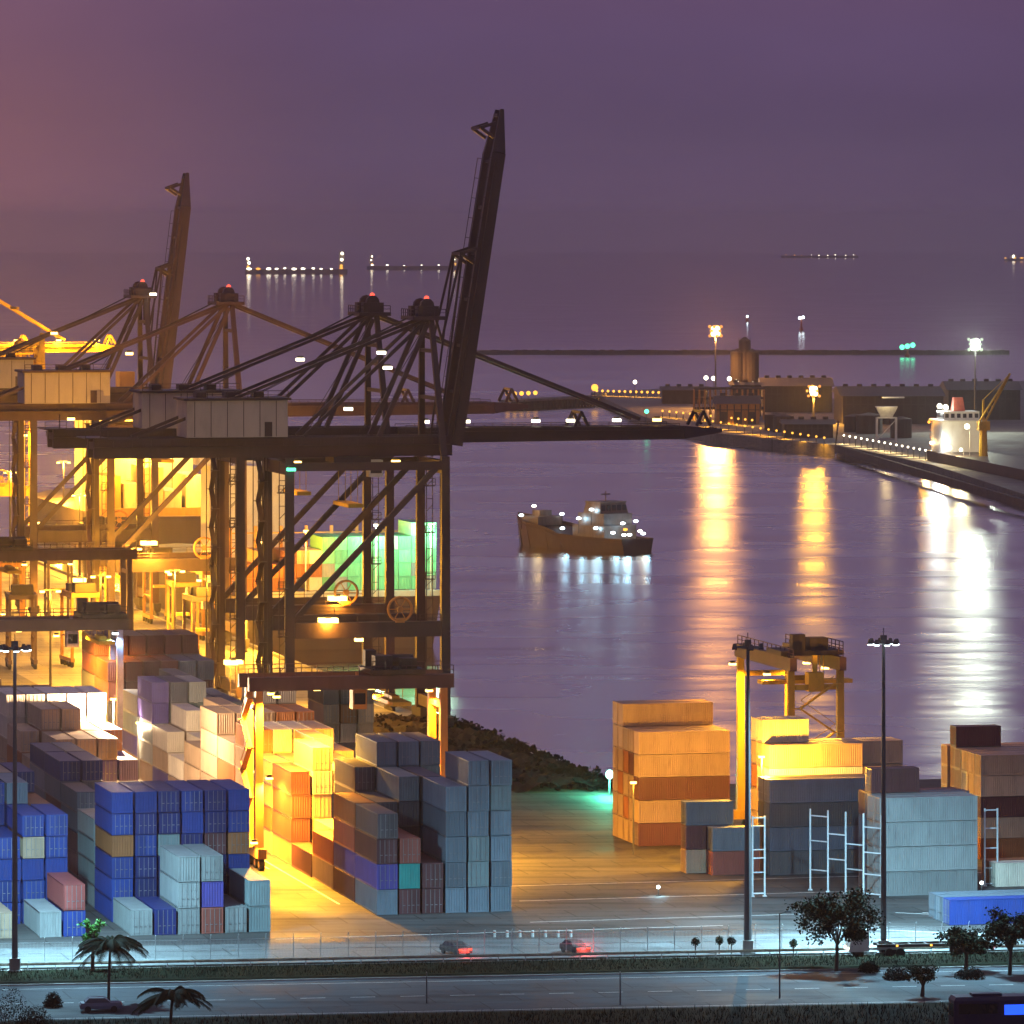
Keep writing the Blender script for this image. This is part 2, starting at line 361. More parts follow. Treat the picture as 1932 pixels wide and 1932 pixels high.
# ---------------------------------------------------------------- ship-to-shore cranes (local x seaward, y along the quay)
def sts(px_ws, D, label, raised, g=25.0, w=18.0, blen=54.0, body=steel, apex=65.0, ang=81.0, back=30.0, lamps=(), house=True, lit=1.0, boomz=45.0):
    o = PD(px_ws, D, 0.0)
    r = thing('quay_crane', label, 'container crane', o, A, 'ship to shore cranes along the quay')
    zg = boomz
    for x in (0, -g):
        for y in (0, w):
            m = MB(); m.beam((x, y, 2.4), (x, y, zg-1.5), 1.5, 1.25, up=(0,1,0), w2=1.25, h2=1.1)
            leg = m.build('leg', body, r)
            b = MB(); b.box(x-.7, x+.7, y-3.2, y+3.2, 1.1, 2.6)
            for k in range(4):
                yy = y-2.6+k*1.73
                b.box(x-.5, x+.5, yy-.7, yy+.7, .8, 1.3)
                b.tube((x-.25, yy-.38, .42), (x+.25, yy-.38, .42), .4, n=10); b.tube((x-.25, yy+.42, .42), (x+.25, yy+.42, .42), .4, n=10)
            b.build('bogie', dark, leg)
    for x in (0, -g):
        m = MB(); m.box(x-.6, x+.6, .76, w-.76, 3.0, 4.8); m.build('sill_beam', body, r)
        m = MB(); m.box(x-.55, x+.55, .7, w-.7, zg-4.2, zg-2.2); m.build('upper_cross_beam', body, r)
    for y in (0, w):
        m = MB(); m.box(-g+.8, -.8, y-.6, y+.6, 15.2, 17.6)
        m.rail((-g+.8, y-.5, 17.6), (-.8, y-.5, 17.6)); m.build('portal_beam', body, r)
        m = MB(); m.beam((-g+.5, y, 17.8), (-.6, y, zg-2.4), .85); m.build('diagonal_brace', body, r)
        m = MB(); m.box(-g+.6, -.6, y-.4, y+.4, zg-3.6, zg-2.3); m.build('top_tie_beam', body, r)
    yc = w/2
    m = MB()
    for s in (-1, 1):
        m.box(-g-back, 2.4, yc+s*2.9-.6, yc+s*2.9+.6, zg-1.6, zg+1.5)
        m.rail((-g-back, yc+s*4.3, zg+.2), (2.0, yc+s*4.3, zg+.2)); m.box(-g-back, 2.0, yc+s*3.95-.4, yc+s*3.95+.4, zg+.1, zg+.2)
    n = 8
    for k in range(n+1):
        x = -g-back+.4 + (g+back-1)*k/n; m.box(x-.3, x+.3, yc-2.25, yc+2.25, zg-.2, zg+.9)
    m.build('girder', body, r)
    # boom, hinged at the waterside end of the girder
    th = radians(ang) if raised else 0.0
    hx, hz = 2.8, zg
    T = lambda x, y, z: (hx + x*cos(th) - z*sin(th), yc + y, hz + x*sin(th) + z*cos(th))
    m = MB(); upv = (-sin(th), 0, cos(th))
    for s in (-1, 1):
        m.beam(T(0, s*2.9, 0), T(blen-7, s*2.9, .1), 1.1, 2.6, up=upv, h2=2.2)
        m.beam(T(blen-7, s*2.9, .1), T(blen, s*1.6, .3), 1.0, 2.1, up=upv, w2=.5, h2=.6)
    for k in range(8):
        x = 1 + (blen-2)*k/7; s0 = 2.3 if x < blen-7 else 1.4
        m.beam(T(x, -s0, .6), T(x, s0, .6), .5, .5, up=upv)
    for k in range(6):
        x = 2+k*(blen-10)/6; x2 = x+(blen-10)/6
        m.beam(T(x, -2.3, .5), T(x2, 2.3, .5), .22)
    bm = m.build('boom', body, r)
    m = MB()
    for s in (-1, 1):
        a = T(1, s*4.2, .6); b = T(blen-8, s*4.2, .6)
        m.beam(a, b, .6, .12, up=upv)
        for k in range(15):
            x = 1+(blen-9)*k/14; m.beam(T(x, s*4.2, .6), T(x, s*4.2, 1.7), .09)
        m.beam(T(1, s*4.2, 1.7), T(blen-8, s*4.2, 1.7), .1)
    m.build('walkway', body, bm)
    for x in (blen*.56, blen-3.5):
        m = MB()
        for s in (-1, 1): m.beam(T(x-1.2, s*2.9, 1.2), T(x, s*2.9, 3.6), .5); m.beam(T(x+1.2, s*2.9, 1.2), T(x, s*2.9, 3.6), .5)
        m.beam(T(x, -2.9, 3.6), T(x, 2.9, 3.6), .45); m.build('stay_bracket', body, bm)
    # apex frame
    m = MB(); zt = apex; ax = -1.0
    for s in (-1, 1):
        m.beam((0, yc+s*w/2*.92, zg-2.2), (ax, yc+s*3.4, zt), 1.0, 1.0, up=(0,1,0), w2=.8, h2=.8)
        m.beam((-9.5, yc+s*3.4, zg+1.5), (ax-.6, yc+s*3.4, zt-.6), .7)
    for z in (zg+7.5, zg+15):
        f = (z-(zg-2.2))/(zt-(zg-2.2)); yy = (w/2*.92)*(1-f)+3.4*f
        m.beam((ax*f, yc-yy, z), (ax*f, yc+yy, z), .6)
    m.build('apex_frame', body, r)
    m = MB(); m.box(ax-3.2, ax+2.2, yc-4.6, yc+4.6, zt-.1, zt+.5)
    m.box(ax-2.2, ax+1.2, yc-3.6, yc-1.4, zt+.5, zt+2.1); m.box(ax-2.2, ax+1.2, yc+1.4, yc+3.6, zt+.5, zt+2.1)
    for y in (yc-2.5, yc+2.5): m.tube((ax-.5, y-.5, zt+2.2), (ax-.5, y+.5, zt+2.2), 1.1, n=12)
    m.rail((ax-3.1, yc-4.5, zt+.5), (ax+2.1, yc-4.5, zt+.5), r=.06, step=1.4); m.rail((ax-3.1, yc-4.5, zt+.5), (ax-3.1, yc+4.5, zt+.5), r=.06, step=1.4)
    m.build('apex_platform', body, r)
    m = MB(); m.tube((ax, yc, zt+.5), (ax, yc, zt+3.1), .09, n=6); mast = m.build('signal_mast', body, r)
    m = MB(); m.ball((ax, yc, zt+3.3), .42); m.build('red_lamp', gR, mast)
    # stair and lift shafts that clutter the legs
    for (xx, yy) in ((-g-1.3, 0), (1.3, w)):
        m = MB()
        for o2 in (-.5, .5): m.beam((xx+o2, yy-.9, 3), (xx+o2, yy-.9, zg-2), .13)
        for k in range(20): m.beam((xx-.5, yy-.9, 4+k*2), (xx+.5, yy-.9, 4+k*2+(1 if k%2 else 0)), .1)
        for k in range(5): m.box(xx-.8, xx+.8, yy-1.6, yy-.4, 8+k*7.5, 8.15+k*7.5); m.rail((xx-.8, yy-1.6, 8.15+k*7.5), (xx+.8, yy-1.6, 8.15+k*7.5), step=.8)
        m.build('lift_shaft', body, r)
    m = MB()
    for s in (-1, 1):
        for k in range(3): m.tube((-g-back+2, yc+s*(1.0+k*.4), zg+1.0), (2, yc+s*(1.0+k*.4), zg+1.0), .05, n=5)
        m.tube((-g*.55, yc+s*1.4, zg-1.6), (-1, yc+s*1.0, zt-1), .06, n=5); m.tube((-g-5, yc+s*.8, zg+7.5), (-1.4, yc+s*.6, zt+1.5), .07, n=5)
    m.build('hoist_rope', dark, r)
    # stays
    for s in (-1, 1):
        y = yc+s*3.2
        for (xe, q) in ((-g*.86, .55), (-g-back+7, .48)):
            m = MB(); m.beam((ax-.6, y, zt), (xe, y, zg+1.6), q); m.build('back_stay', body, r)
        if not raised:
            m = MB(); m.beam((ax+.6, y, zt), T(blen*.74, s*2.9, 2.4), .6); m.build('fore_stay', body, r)
        else:
            m = MB(); mid = Vector(T(blen*.3, s*3.1, 4.6)); m.beam((ax+.8, y, zt), mid, .35); m.beam(mid, T(blen*.56, s*2.9, 3.6), .35)
            m.beam(T(blen*.02, s*3.1, 2.6), T(blen*.56, s*2.9, 3.4), .3); m.build('fore_stay', body, r)
    if house:
        m = MB(); hx0, hx1 = -g-15.5, -g+.6
        m.box(hx0, hx1, yc-4.6, yc+4.6, zg+1.6, zg+7.4)
        hs = m.build('machine_house', house_paint, r)
        q = MB(); q.box(hx0-.5, hx1+.5, yc-5, yc+5, zg+7.4, zg+7.8)
        for k in range(6): q.box(hx0+1.2+k*2.6, hx0+1.3+k*2.6, yc-4.66, yc-4.55, zg+1.7, zg+7.3)
        q.box(hx0+12.4, hx0+13.6, yc-4.68, yc-4.55, zg+1.7, zg+4.0)
        for k in range(3): q.box(hx0+2+k*4.6, hx0+3.6+k*4.6, yc-2, yc+1, zg+7.8, zg+8.7)
        q.rail((hx0, yc-4.9, zg+7.8), (hx1, yc-4.9, zg+7.8)); q.build('house_roof', body, hs)
    # trolley, operator cab, spreader under the girder
    tx = -g*.55
    m = MB(); m.box(tx-3, tx+3, yc-3.3, yc+3.3, zg-2.6, zg-1.7); tr = m.build('trolley', body, r)
    m = MB(); m.box(tx+3.2, tx+5.4, yc-1.2, yc+1.2, zg-5, zg-2.3); cb = m.build('operator_cab', white_paint, tr)
    m = MB(); m.box(tx+5.38, tx+5.46, yc-1.05, yc+1.05, zg-4.6, zg-3.2); m.box(tx+3.4, tx+5.2, yc-1.25, yc-1.18, zg-4.4, zg-3.2); m.build('cab_window', glassm, tr)
    m = MB()
    for sx in (-1, 1):
        for sy in (-1, 1): m.tube((tx+sx*1, yc+sy*2.6, zg-2.5), (tx+sx*1, yc+sy*2.6, zg-9), .06, n=5)
    m.box(tx-1.2, tx+1.2, yc-6, yc+6, zg-9.6, zg-9); m.build('spreader', yellow_paint, tr)
    # stair tower on the far landside leg
    m = MB(); sx, sy = -g-1.6, w-2.0
    for k in range(12):
        z0 = 4+k*3.2; y0, y1 = (sy-1.6, sy+1.6) if k % 2 else (sy+1.6, sy-1.6)
        m.beam((sx, y0, z0), (sx, y1, z0+3.2), .8, .18); m.box(sx-.6, sx+1.0, y1-.6, y1+.6, z0+3.1, z0+3.2)
    for yy in (sy-2.2, sy+2.2):
        for xx in (sx-.7, sx+.8): m.beam((xx, yy, 3), (xx, yy, 43), .14)
    m.build('stair_tower', body, r)
    m = MB(); m.ladder((.9, w/2-3, 17.6), (.9, w/2-3, zg-2), w=.7); m.beam((.9, w/2-3.4, 4), (.9, w/2-3.4, zg-2), .3); m.beam((.9, w/2-2.6, 4), (.9, w/2-2.6, zg-2), .3); m.build('ladder', body, r)
    m = MB(); m.ring((-7.5, -1.2, 19.6), 1.9, .18); m.ring((-7.5, -.8, 19.6), 1.9, .18); m.tube((-7.5,-1.3,19.6), (-7.5,-.6,19.6), .5, n=10)
    for k in range(6):
        t = k*pi/3; m.beam((-7.5,-1,19.6), (-7.5+1.9*cos(t),-1,19.6+1.9*sin(t)), .14)
    m.box(-8.2,-6.8,-1.3,-.6,17.5,18.2); m.build('cable_reel', rtg_paint, r)
    if back:
        m = MB(); m.ladder((-g-back+1, yc-3.5, zg+1.5), (-g-back+1, yc-3.5, zg+4), side=(0,1,0)); m.box(-g-back-1.6, -g-back+2, yc-4.4, yc+4.4, zg+1.5, zg+1.7)
        m.rail((-g-back-1.5, yc-4.3, zg+1.7), (-g-back+2, yc-4.3, zg+1.7)); m.build('rear_platform', body, r)
    for (lx, ly, lz, pw, col, aim) in lamps:
        m = MB(); m.box(lx-.45, lx+.45, ly-.35, ly+.35, lz, lz+.35); fl = m.build('floodlight', dark, r)
        q = MB(); e = 1.4 if aim == 'P' else .62; q.box(lx-e, lx+e, ly-e*.9, ly+e*.9, lz-.3-e*.3, lz-.02)  # point lamps get an oversized glass that imitates their flare
        q.build('lamp_glass', {'S': gS, 'W': gW, 'C': gC, 'G': gG}[col], fl)
        if pw: light(fl, (lx, ly-.8, lz-1.0), pw, {'S': SODIUM, 'W': WARM, 'C': COOL, 'G': (.4,1,.6)}[col], .5, spot=None if (body is yellow_paint or aim == 'P') else 130, blend=.6)
    return r
KW = 1000.0
sts(840, 877, 'dark quay crane with its boom raised steeply, nearest of the row', True, lamps=[
    (-19, -.9, 18.4, 4*KW, 'S', 'P'), (-22, 9, 42.6, 7*KW, 'S', None), (-6, 9, 42.6, 7*KW, 'S', None), (-12, 9, 14.4, 30*KW, 'S', None), (-25, -1.4, 42, 0, 'G', None), (-9, 6, 60, 0, 'W', None), (-8, 6, 57.6, 0, 'W', None), (-13.5, 10, 51.0, 0, 'W', None)])
sts(735, 917, 'dark quay crane with boom lowered over the water and a long straight stay', False, blen=56, lamps=[
    (-9, -1.0, 19.0, 6*KW, 'S', 'P'), (-26.8, -3.5, 9, 28*KW, 'S', 'P'), (-20, 9, 42, 12*KW, 'S', None), (-12, 9, 14.4, 40*KW, 'S', None), (8, 9, 47.4, 0, 'W', None), (15, 9, 47.4, 0, 'W', None), (27, 9, 47.4, 0, 'W', None), (33, 9, 47.4, 0, 'W', None), (41, 9, 47.4, 0, 'W', None), (48, 9, 47.4, 0, 'S', None), (-14, 5, 58, 0, 'W', None)])
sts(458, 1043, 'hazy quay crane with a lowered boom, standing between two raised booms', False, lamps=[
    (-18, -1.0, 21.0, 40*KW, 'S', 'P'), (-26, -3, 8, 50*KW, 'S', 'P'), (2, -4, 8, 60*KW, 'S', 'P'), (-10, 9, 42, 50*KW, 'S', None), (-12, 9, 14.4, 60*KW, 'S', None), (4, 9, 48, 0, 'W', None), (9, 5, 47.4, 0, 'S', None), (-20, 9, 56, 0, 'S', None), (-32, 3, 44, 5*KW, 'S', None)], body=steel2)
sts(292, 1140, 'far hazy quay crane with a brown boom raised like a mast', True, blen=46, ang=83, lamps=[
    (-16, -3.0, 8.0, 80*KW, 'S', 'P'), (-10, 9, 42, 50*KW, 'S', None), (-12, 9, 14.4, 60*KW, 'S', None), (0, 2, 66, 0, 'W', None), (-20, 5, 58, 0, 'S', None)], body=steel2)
sts(-206, 1557, 'yellow lit quay crane with bright yellow stays, only its boom side in sight', False, blen=64, apex=78, body=yellow_paint, lamps=[
    (12, 4, 47.6, 12*KW, 'S', None), (24, 4, 47.6, 12*KW, 'S', None), (36, 4, 47.6, 12*KW, 'S', None), (48, 4, 47.6, 12*KW, 'S', None), (59, 4, 47.6, 12*KW, 'S', None), (8, 9, 70, 45*KW, 'S', None)], house=False)  # last lamp is added beside the stays to brighten them
sts(60, 1330, 'yellow lit quay crane hidden behind the machine house, bright yellow legs', True, blen=9, apex=49, body=yellow_paint, lamps=[
    (-10, -2, 42, 40*KW, 'S', None), (-16, -1, 19, 50*KW, 'S', None), (-2, -2, 30, 30*KW, 'S', None)], house=False)

# ---------------------------------------------------------------- rubber tyred yard gantries (local x across the stack, y along it)
def rtg(o, yaw, label, body, span=23.5, wb=6.6, hz=24.0, lamps=(), stairs=True, trol=.75, lw=1.0):
    r = thing('yard_gantry', label, 'gantry crane', o, yaw, 'rubber tyred gantries in the yard')
    for x in (0, span):
        m = MB(); m.box(x-.55, x+.55, -2.4, wb+2.4, 1.5, 2.7); sb = m.build('sill_beam', body, r)
        for y in (-1.7, 1.0, wb-1.0, wb+1.7):
            q = MB(); q.tube((x-.32, y, .78), (x+.32, y, .78), .78, n=16); wh = q.build('wheel', rubber, sb)
            q = MB(); q.tube((x-.34, y, .78), (x+.34, y, .78), .4, n=10); q.build('rim', body, wh)
        for y in (0, wb):
            m = MB(); m.beam((x, y, 2.7), (x, y, hz-1.9), 1.05*lw, 1.25*lw, up=(0,1,0), w2=.85*lw, h2=1.0*lw); m.build('leg', body, r)
        m = MB(); m.box(x-.35, x+.35, .6, wb-.6, hz-4.4, hz-3.7); m.build('tie_beam', body, r)
    for y in (0, wb):
        m = MB(); m.box(-1.3, span+1.3, y-.45, y+.45, hz-1.9, hz-.2)
        m.rail((-1.3, y, hz-.2), (span+1.3, y, hz-.2), r=.05, step=2); m.build('top_beam', steel2, r)
    tx = span*trol
    m = MB(); m.box(tx-3.4, tx+3.4, -.9, wb+.9, hz-.1, hz+.5); m.box(tx-2.6, tx-.4, 1.0, 3.4, hz+.5, hz+2.1); m.box(tx+.6, tx+2.6, .4, 2.0, hz+.5, hz+1.8)
    m.tube((tx-.2, 3.9, hz+1.3), (tx+2.8, 3.9, hz+1.3), .75, n=12); m.box(tx-3.2, tx-1.8, 4.2, 5.9, hz+.5, hz+2.6)
    m.rail((tx-3.4, -.8, hz+.5), (tx+3.4, -.8, hz+.5), r=.05, step=1.5); tr = m.build('trolley', dark, r)
    m = MB(); m.box(tx-5.2, tx-3.4, wb/2-1, wb/2+1, hz-4.6, hz-2.2); m.box(tx-4.6, tx-4.2, wb/2-.3, wb/2+.3, hz-2.2, hz); m.build('operator_cab', body, tr)
    m = MB(); m.box(tx-5.0, tx-3.6, wb/2-1.06, wb/2-.98, hz-4.0, hz-2.6); m.build('cab_window', glassm, tr)
    m = MB()
    for a in (-1, 1):
        for b in (-1, 1): m.tube((tx+a*.9, wb/2+b*2.2, hz-.1), (tx+a*.9, wb/2+b*2.2, hz-3.4), .05, n=5)
    m.box(tx-1.2, tx+1.2, wb/2-6.05, wb/2+6.05, hz-3.9, hz-3.4); m.box(tx-.5, tx+.5, wb/2-2.4, wb/2+2.4, hz-3.4, hz-2.9); m.build('spreader', yellow_paint, tr)
    m = MB(); m.box(span-.3, span+1.7, 1.2, wb-1.0, 2.8, 5.2); m.build('engine_house', body, r)
    if stairs:
        m = MB(); sx = -.9
        for k in range(6):
            z0 = 2.6+k*3.1; y0, y1 = (1.0, wb-1.0) if k % 2 == 0 else (wb-1.0, 1.0)
            m.beam((sx, y0, z0), (sx, y1, z0+3.1), .7, .2); m.beam((sx-.3, y0, z0+1.1), (sx-.3, y1, z0+4.2), .08); m.box(sx-.5, sx+.5, min(y1, y1+(.9 if y1>2 else -.9)), max(y1, y1+(.9 if y1>2 else -.9)), z0+3.05, z0+3.15)
        m.build('stair', body, r)
    for (lx, ly, lz, pw, col) in lamps:
        m = MB(); m.box(lx-.3, lx+.3, ly-.3, ly+.3, lz, lz+.3); fl = m.build('floodlight', dark, r)
        q = MB(); q.box(lx-.4, lx+.4, ly-.4, ly+.4, lz-.25, lz-.01); q.build('lamp_glass', gS if col == 'S' else gC, fl)
        if pw: light(fl, (lx, ly, lz-.9), pw, SODIUM if col == 'S' else COOL, .5, spot=165, blend=.4)
    return r
ra = P(488, 1640)
rtg(ra, A, 'big yard gantry glowing orange on its legs, straddling the sodium lit containers', rtg_paint, lamps=[
    (2.2, 3.2, 21.6, 130*KW, 'S'), (2.0, -1.4, 21.6, 130*KW, 'S'), (9, 8.2, 21.6, 60*KW, 'S'), (16, 8.2, 21.6, 45*KW, 'S'), (22.4, 3.2, 21.6, 25*KW, 'S'), (1.1, -1.2, 11.5, 40*KW, 'S'), (1.1, 7.8, 11.5, 40*KW, 'S'), (-.9, -1.6, 3.6, 4*KW, 'S')])
rr = PD(1585, 714)
rtg(rr, A + pi/2, 'yellow lit yard gantry beside the water with a braced stair on one side', yellow_paint, lw=.85, hz=24.8, lamps=[
    (20.5, -1.6, 22.3, 40*KW, 'S'), (12, -1.6, 22.3, 30*KW, 'S'), (21, 8.4, 22.3, 12*KW, 'S'), (4, 8.6, 22.3, 12*KW, 'S')], trol=.2)
rl = P(226, 1436)
rtg(rl - U*24.0, A, 'purple lit yard gantry reaching in beyond the cream containers', paint('purple_lit_gantry_paint', (0.30,0.24,0.36), .5), hz=21.5, span=24.0, lamps=[  # purple of the light falling on it is put into its paint
    (23.2, -.7, 19.2, 5*KW, 'C'), (10, 8.0, 19.2, 50*KW, 'S'), (14, -3.0, 19.2, 40*KW, 'S'), (18, 9.0, 19.2, 60*KW, 'S'), (22.6, -3.4, 2.6, .6*KW, 'S')], trol=.9)
rq = P(244, 1304)
rtg(rq - U*23.0, A, 'brown yard gantry close to the quay, behind the purple lit one', steel2, hz=24.5, span=23.0, lamps=[(14, 7.6, 21.6, 60*KW, 'S'), (6, 7.6, 21.6, 60*KW, 'S')], trol=.12)

# ---------------------------------------------------------------- ground, quay, water
K = Vector((13.9, 792, 0))
asphalt = bpy.data.materials.new('yard_asphalt')
def ground_mat(m, c0, c1, c2, rough=0.7, sc=0.05, streak=True, spec=0.5):
    nt, N, L = nodes(m)
    out = N.new('ShaderNodeOutputMaterial'); b = N.new('ShaderNodeBsdfPrincipled'); tc = N.new('ShaderNodeTexCoord')
    mp = N.new('ShaderNodeMapping'); mp.inputs['Rotation'].default_value = (0, 0, -A); L.new(tc.outputs['Object'], mp.inputs[0])
    n1 = N.new('ShaderNodeTexNoise'); n1.inputs['Scale'].default_value = sc; n1.inputs['Detail'].default_value = 8; n1.inputs['Roughness'].default_value = .62
    L.new(mp.outputs[0], n1.inputs[0])
    m2 = N.new('ShaderNodeMapping'); m2.inputs['Rotation'].default_value = (0, 0, -A); m2.inputs['Scale'].default_value = (0.012, 0.16, 1)
    L.new(tc.outputs['Object'], m2.inputs[0])
    n2 = N.new('ShaderNodeTexNoise'); n2.inputs['Scale'].default_value = 2.2; n2.inputs['Detail'].default_value = 7; L.new(m2.outputs[0], n2.inputs[0])
    cr = N.new('ShaderNodeValToRGB'); cr.color_ramp.elements[0].position = .3; cr.color_ramp.elements[0].color = (*c0, 1)
    cr.color_ramp.elements[1].position = .7; cr.color_ramp.elements[1].color = (*c1, 1); L.new(n1.outputs[0], cr.inputs[0])
    mx = N.new('ShaderNodeMix'); mx.data_type = 'RGBA'
    mr = N.new('ShaderNodeMapRange'); mr.inputs[1].default_value = .48; mr.inputs[2].default_value = .68; mr.inputs[3].default_value = 0; mr.inputs[4].default_value = .75
    L.new(n2.outputs[0], mr.inputs[0]); L.new(mr.outputs[0], mx.inputs[0]); L.new(cr.outputs[0], mx.inputs[6]); mx.inputs[7].default_value = (*c2, 1)
    # worn slab joints and tyre-dark smears
    bk = N.new('ShaderNodeTexBrick'); bk.inputs['Color1'].default_value = (1,1,1,1); bk.inputs['Color2'].default_value = (.8,.8,.8,1); bk.inputs['Mortar'].default_value = (.35,.35,.35,1)
    bk.inputs['Scale'].default_value = 1.0; bk.inputs['Mortar Size'].default_value = .09; bk.inputs['Brick Width'].default_value = 9; bk.inputs['Row Height'].default_value = 6; L.new(mp.outputs[0], bk.inputs[0])
    n4 = N.new('ShaderNodeTexNoise'); n4.inputs['Scale'].default_value = .35; n4.inputs['Detail'].default_value = 6; n4.inputs['Roughness'].default_value = .7; L.new(mp.outputs[0], n4.inputs[0])
    m4 = N.new('ShaderNodeMapRange'); m4.inputs[1].default_value = .55; m4.inputs[2].default_value = .72; m4.inputs[3].default_value = 1; m4.inputs[4].default_value = .45; L.new(n4.outputs[0], m4.inputs[0])
    mu = N.new('ShaderNodeVectorMath'); mu.operation = 'MULTIPLY'; L.new(mx.outputs[2], mu.inputs[0]); L.new(bk.outputs[0], mu.inputs[1])
    mv = N.new('ShaderNodeVectorMath'); mv.operation = 'SCALE'; L.new(mu.outputs[0], mv.inputs[0]); L.new(m4.outputs[0], mv.inputs['Scale'])
    L.new((mv if streak else mx).outputs[0 if streak else 2], b.inputs['Base Color'])
    rm = N.new('ShaderNodeMapRange'); rm.inputs[1].default_value = .3; rm.inputs[2].default_value = .7; rm.inputs[3].default_value = rough-.2; rm.inputs[4].default_value = rough+.12
    L.new(n1.outputs[0], rm.inputs[0]); L.new(rm.outputs[0], b.inputs['Roughness']); b.inputs['Specular IOR Level'].default_value = spec
    bp = N.new('ShaderNodeBump'); bp.inputs['Strength'].default_value = .25; bp.inputs['Distance'].default_value = .3; L.new(n1.outputs[0], bp.inputs['Height']); L.new(bp.outputs[0], b.inputs['Normal'])
    L.new(b.outputs[0], out.inputs[0]); return m
ground_mat(asphalt, (.065,.062,.060), (.17,.165,.16), (.03,.028,.028), .75, spec=.2)
roadm = ground_mat(bpy.data.materials.new('road_asphalt'), (.042,.047,.056), (.072,.08,.094), (.025,.027,.032), .75, .12, spec=.15)
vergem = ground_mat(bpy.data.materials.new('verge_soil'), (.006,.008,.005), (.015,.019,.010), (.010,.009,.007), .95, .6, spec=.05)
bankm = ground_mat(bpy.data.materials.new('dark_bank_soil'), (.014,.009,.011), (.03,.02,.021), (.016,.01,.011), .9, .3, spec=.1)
quaym = ground_mat(bpy.data.materials.new('quay_concrete'), (.20,.19,.17), (.34,.32,.29), (.12,.11,.10), .7, .1)
NEAR0 = 610.0                                           # yard begins here
def quad_xy(name, pts, z, mat, kind='structure'):
    m = MB(); m.v = [(p[0], p[1], z) for p in pts]; m.f = [tuple(range(len(pts)))]
    o = m.build(name, mat); tag(o, kind=kind); return o
kl = K + V*1300; kr = K + U*260
m = MB()                                                # one ground sheet with quay walls down to the water
pts = [(-420, 430), (420, 430), (420, kr.y), (kr.x, kr.y), (K.x, K.y), (kl.x, kl.y), (-900, kl.y)]
m.prism(pts, -6, 0); tag(m.build('ground', asphalt), kind='structure')
q0, q1 = K + V*100 - U*0.6, kl - U*.6
quad_xy('quay_apron', [q0 - U*52, q0, q1, q1 - U*52], .006, quaym)
m = MB(); m.beam(K + V*90 - U*.35 + Z*.3, kl - U*.35 + Z*.3, .7, .6); tag(m.build('quay_kerb', concrete), kind='structure')
# dark rough bank at the tip
bank = MB(); nu, nv = 14, 34
def bank_pt(i, j):
    vv = -6 + j*(116/nv); uu = -15 + i*(17/nu)
    edge = min(1, (nu-i)/3, i/3); hgt = (.25 + 1.1*edge)*(.6+.5*sin(vv*.35+i)*cos(uu*.5+j*.7)) + random.uniform(0,.5)*edge
    if i >= nu-1: hgt = -3.2 if i == nu else -.5
    return K + U*uu + V*vv + Z*max(hgt, .02 if i < nu-1 else -3.2)
gp = [[bank_pt(i, j) for j in range(nv+1)] for i in range(nu+1)]
for i in range(nu):
    for j in range(nv): bank.quad(gp[i][j], gp[i+1][j], gp[i+1][j+1], gp[i][j+1])
tag(bank.build('terrain', bankm), kind='structure')
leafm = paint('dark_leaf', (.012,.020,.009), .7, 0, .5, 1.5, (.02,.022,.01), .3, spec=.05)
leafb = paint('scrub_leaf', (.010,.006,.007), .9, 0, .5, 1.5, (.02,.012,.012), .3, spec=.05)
sc = MB()
for k in range(900):
    j = random.random(); i = random.choice([random.uniform(9, 13), random.uniform(1, 13)])
    uu = -15 + i*(17/nu); vv = -6 + j*112; h = random.uniform(.3, .9)
    c = K + U*uu + V*vv + Z*random.uniform(.3, 1.3)
    for q in range(9):
        d = Vector((random.gauss(0,1), random.gauss(0,1), random.gauss(0,.7))).normalized()*h*random.uniform(.2, 1)
        e1 = Vector((random.gauss(0,1), random.gauss(0,1), random.gauss(0,1))).normalized()*.35; e2 = e1.cross(Vector((random.gauss(0,1),random.gauss(0,1),random.gauss(0,1))).normalized())
        p = c + d; sc.quad(p-e1, p-e2, p+e1, p+e2)
tag(sc.build('undergrowth', leafb), kind='stuff')

# water: one sheet to the horizon
wm = bpy.data.materials.new('harbour_water'); nt, N, L = nodes(wm)
out = N.new('ShaderNodeOutputMaterial'); gl = N.new('ShaderNodeBsdfAnisotropic'); gl.distribution = 'BECKMANN'
gl.inputs['Color'].default_value = (.97,.96,.98,1); gl.inputs['Roughness'].default_value = .24
df = N.new('ShaderNodeBsdfDiffuse'); df.inputs[0].default_value = (.018,.014,.022,1)
mxs = N.new('ShaderNodeMixShader'); mxs.inputs[0].default_value = .97
tc = N.new('ShaderNodeTexCoord')
def wnoise(scale, sx, sy, det):
    mp = N.new('ShaderNodeMapping'); mp.inputs['Scale'].default_value = (sx, sy, 1); L.new(tc.outputs['Object'], mp.inputs[0])
    n = N.new('ShaderNodeTexNoise'); n.inputs['Scale'].default_value = scale; n.inputs['Detail'].default_value = det; n.inputs['Roughness'].default_value = .55
    L.new(mp.outputs[0], n.inputs[0]); return n
n1 = wnoise(.09, .55, 1.0, 3); n2 = wnoise(.018, .6, 1.0, 2)
n3 = wnoise(.036, .35, 1.0, 2)
ad0 = N.new('ShaderNodeMath'); ad0.operation = 'MULTIPLY_ADD'; ad0.inputs[1].default_value = 2.5; L.new(n2.outputs[0], ad0.inputs[0]); L.new(n1.outputs[0], ad0.inputs[2])
ad = N.new('ShaderNodeMath'); ad.operation = 'MULTIPLY_ADD'; ad.inputs[1].default_value = 1.6; L.new(n3.outputs[0], ad.inputs[0]); L.new(ad0.outputs[0], ad.inputs[2])
bp = N.new('ShaderNodeBump'); bp.inputs['Strength'].default_value = 1.0; bp.inputs['Distance'].default_value = .30; L.new(ad.outputs[0], bp.inputs['Height'])
bp.inputs['Distance'].default_value = .2
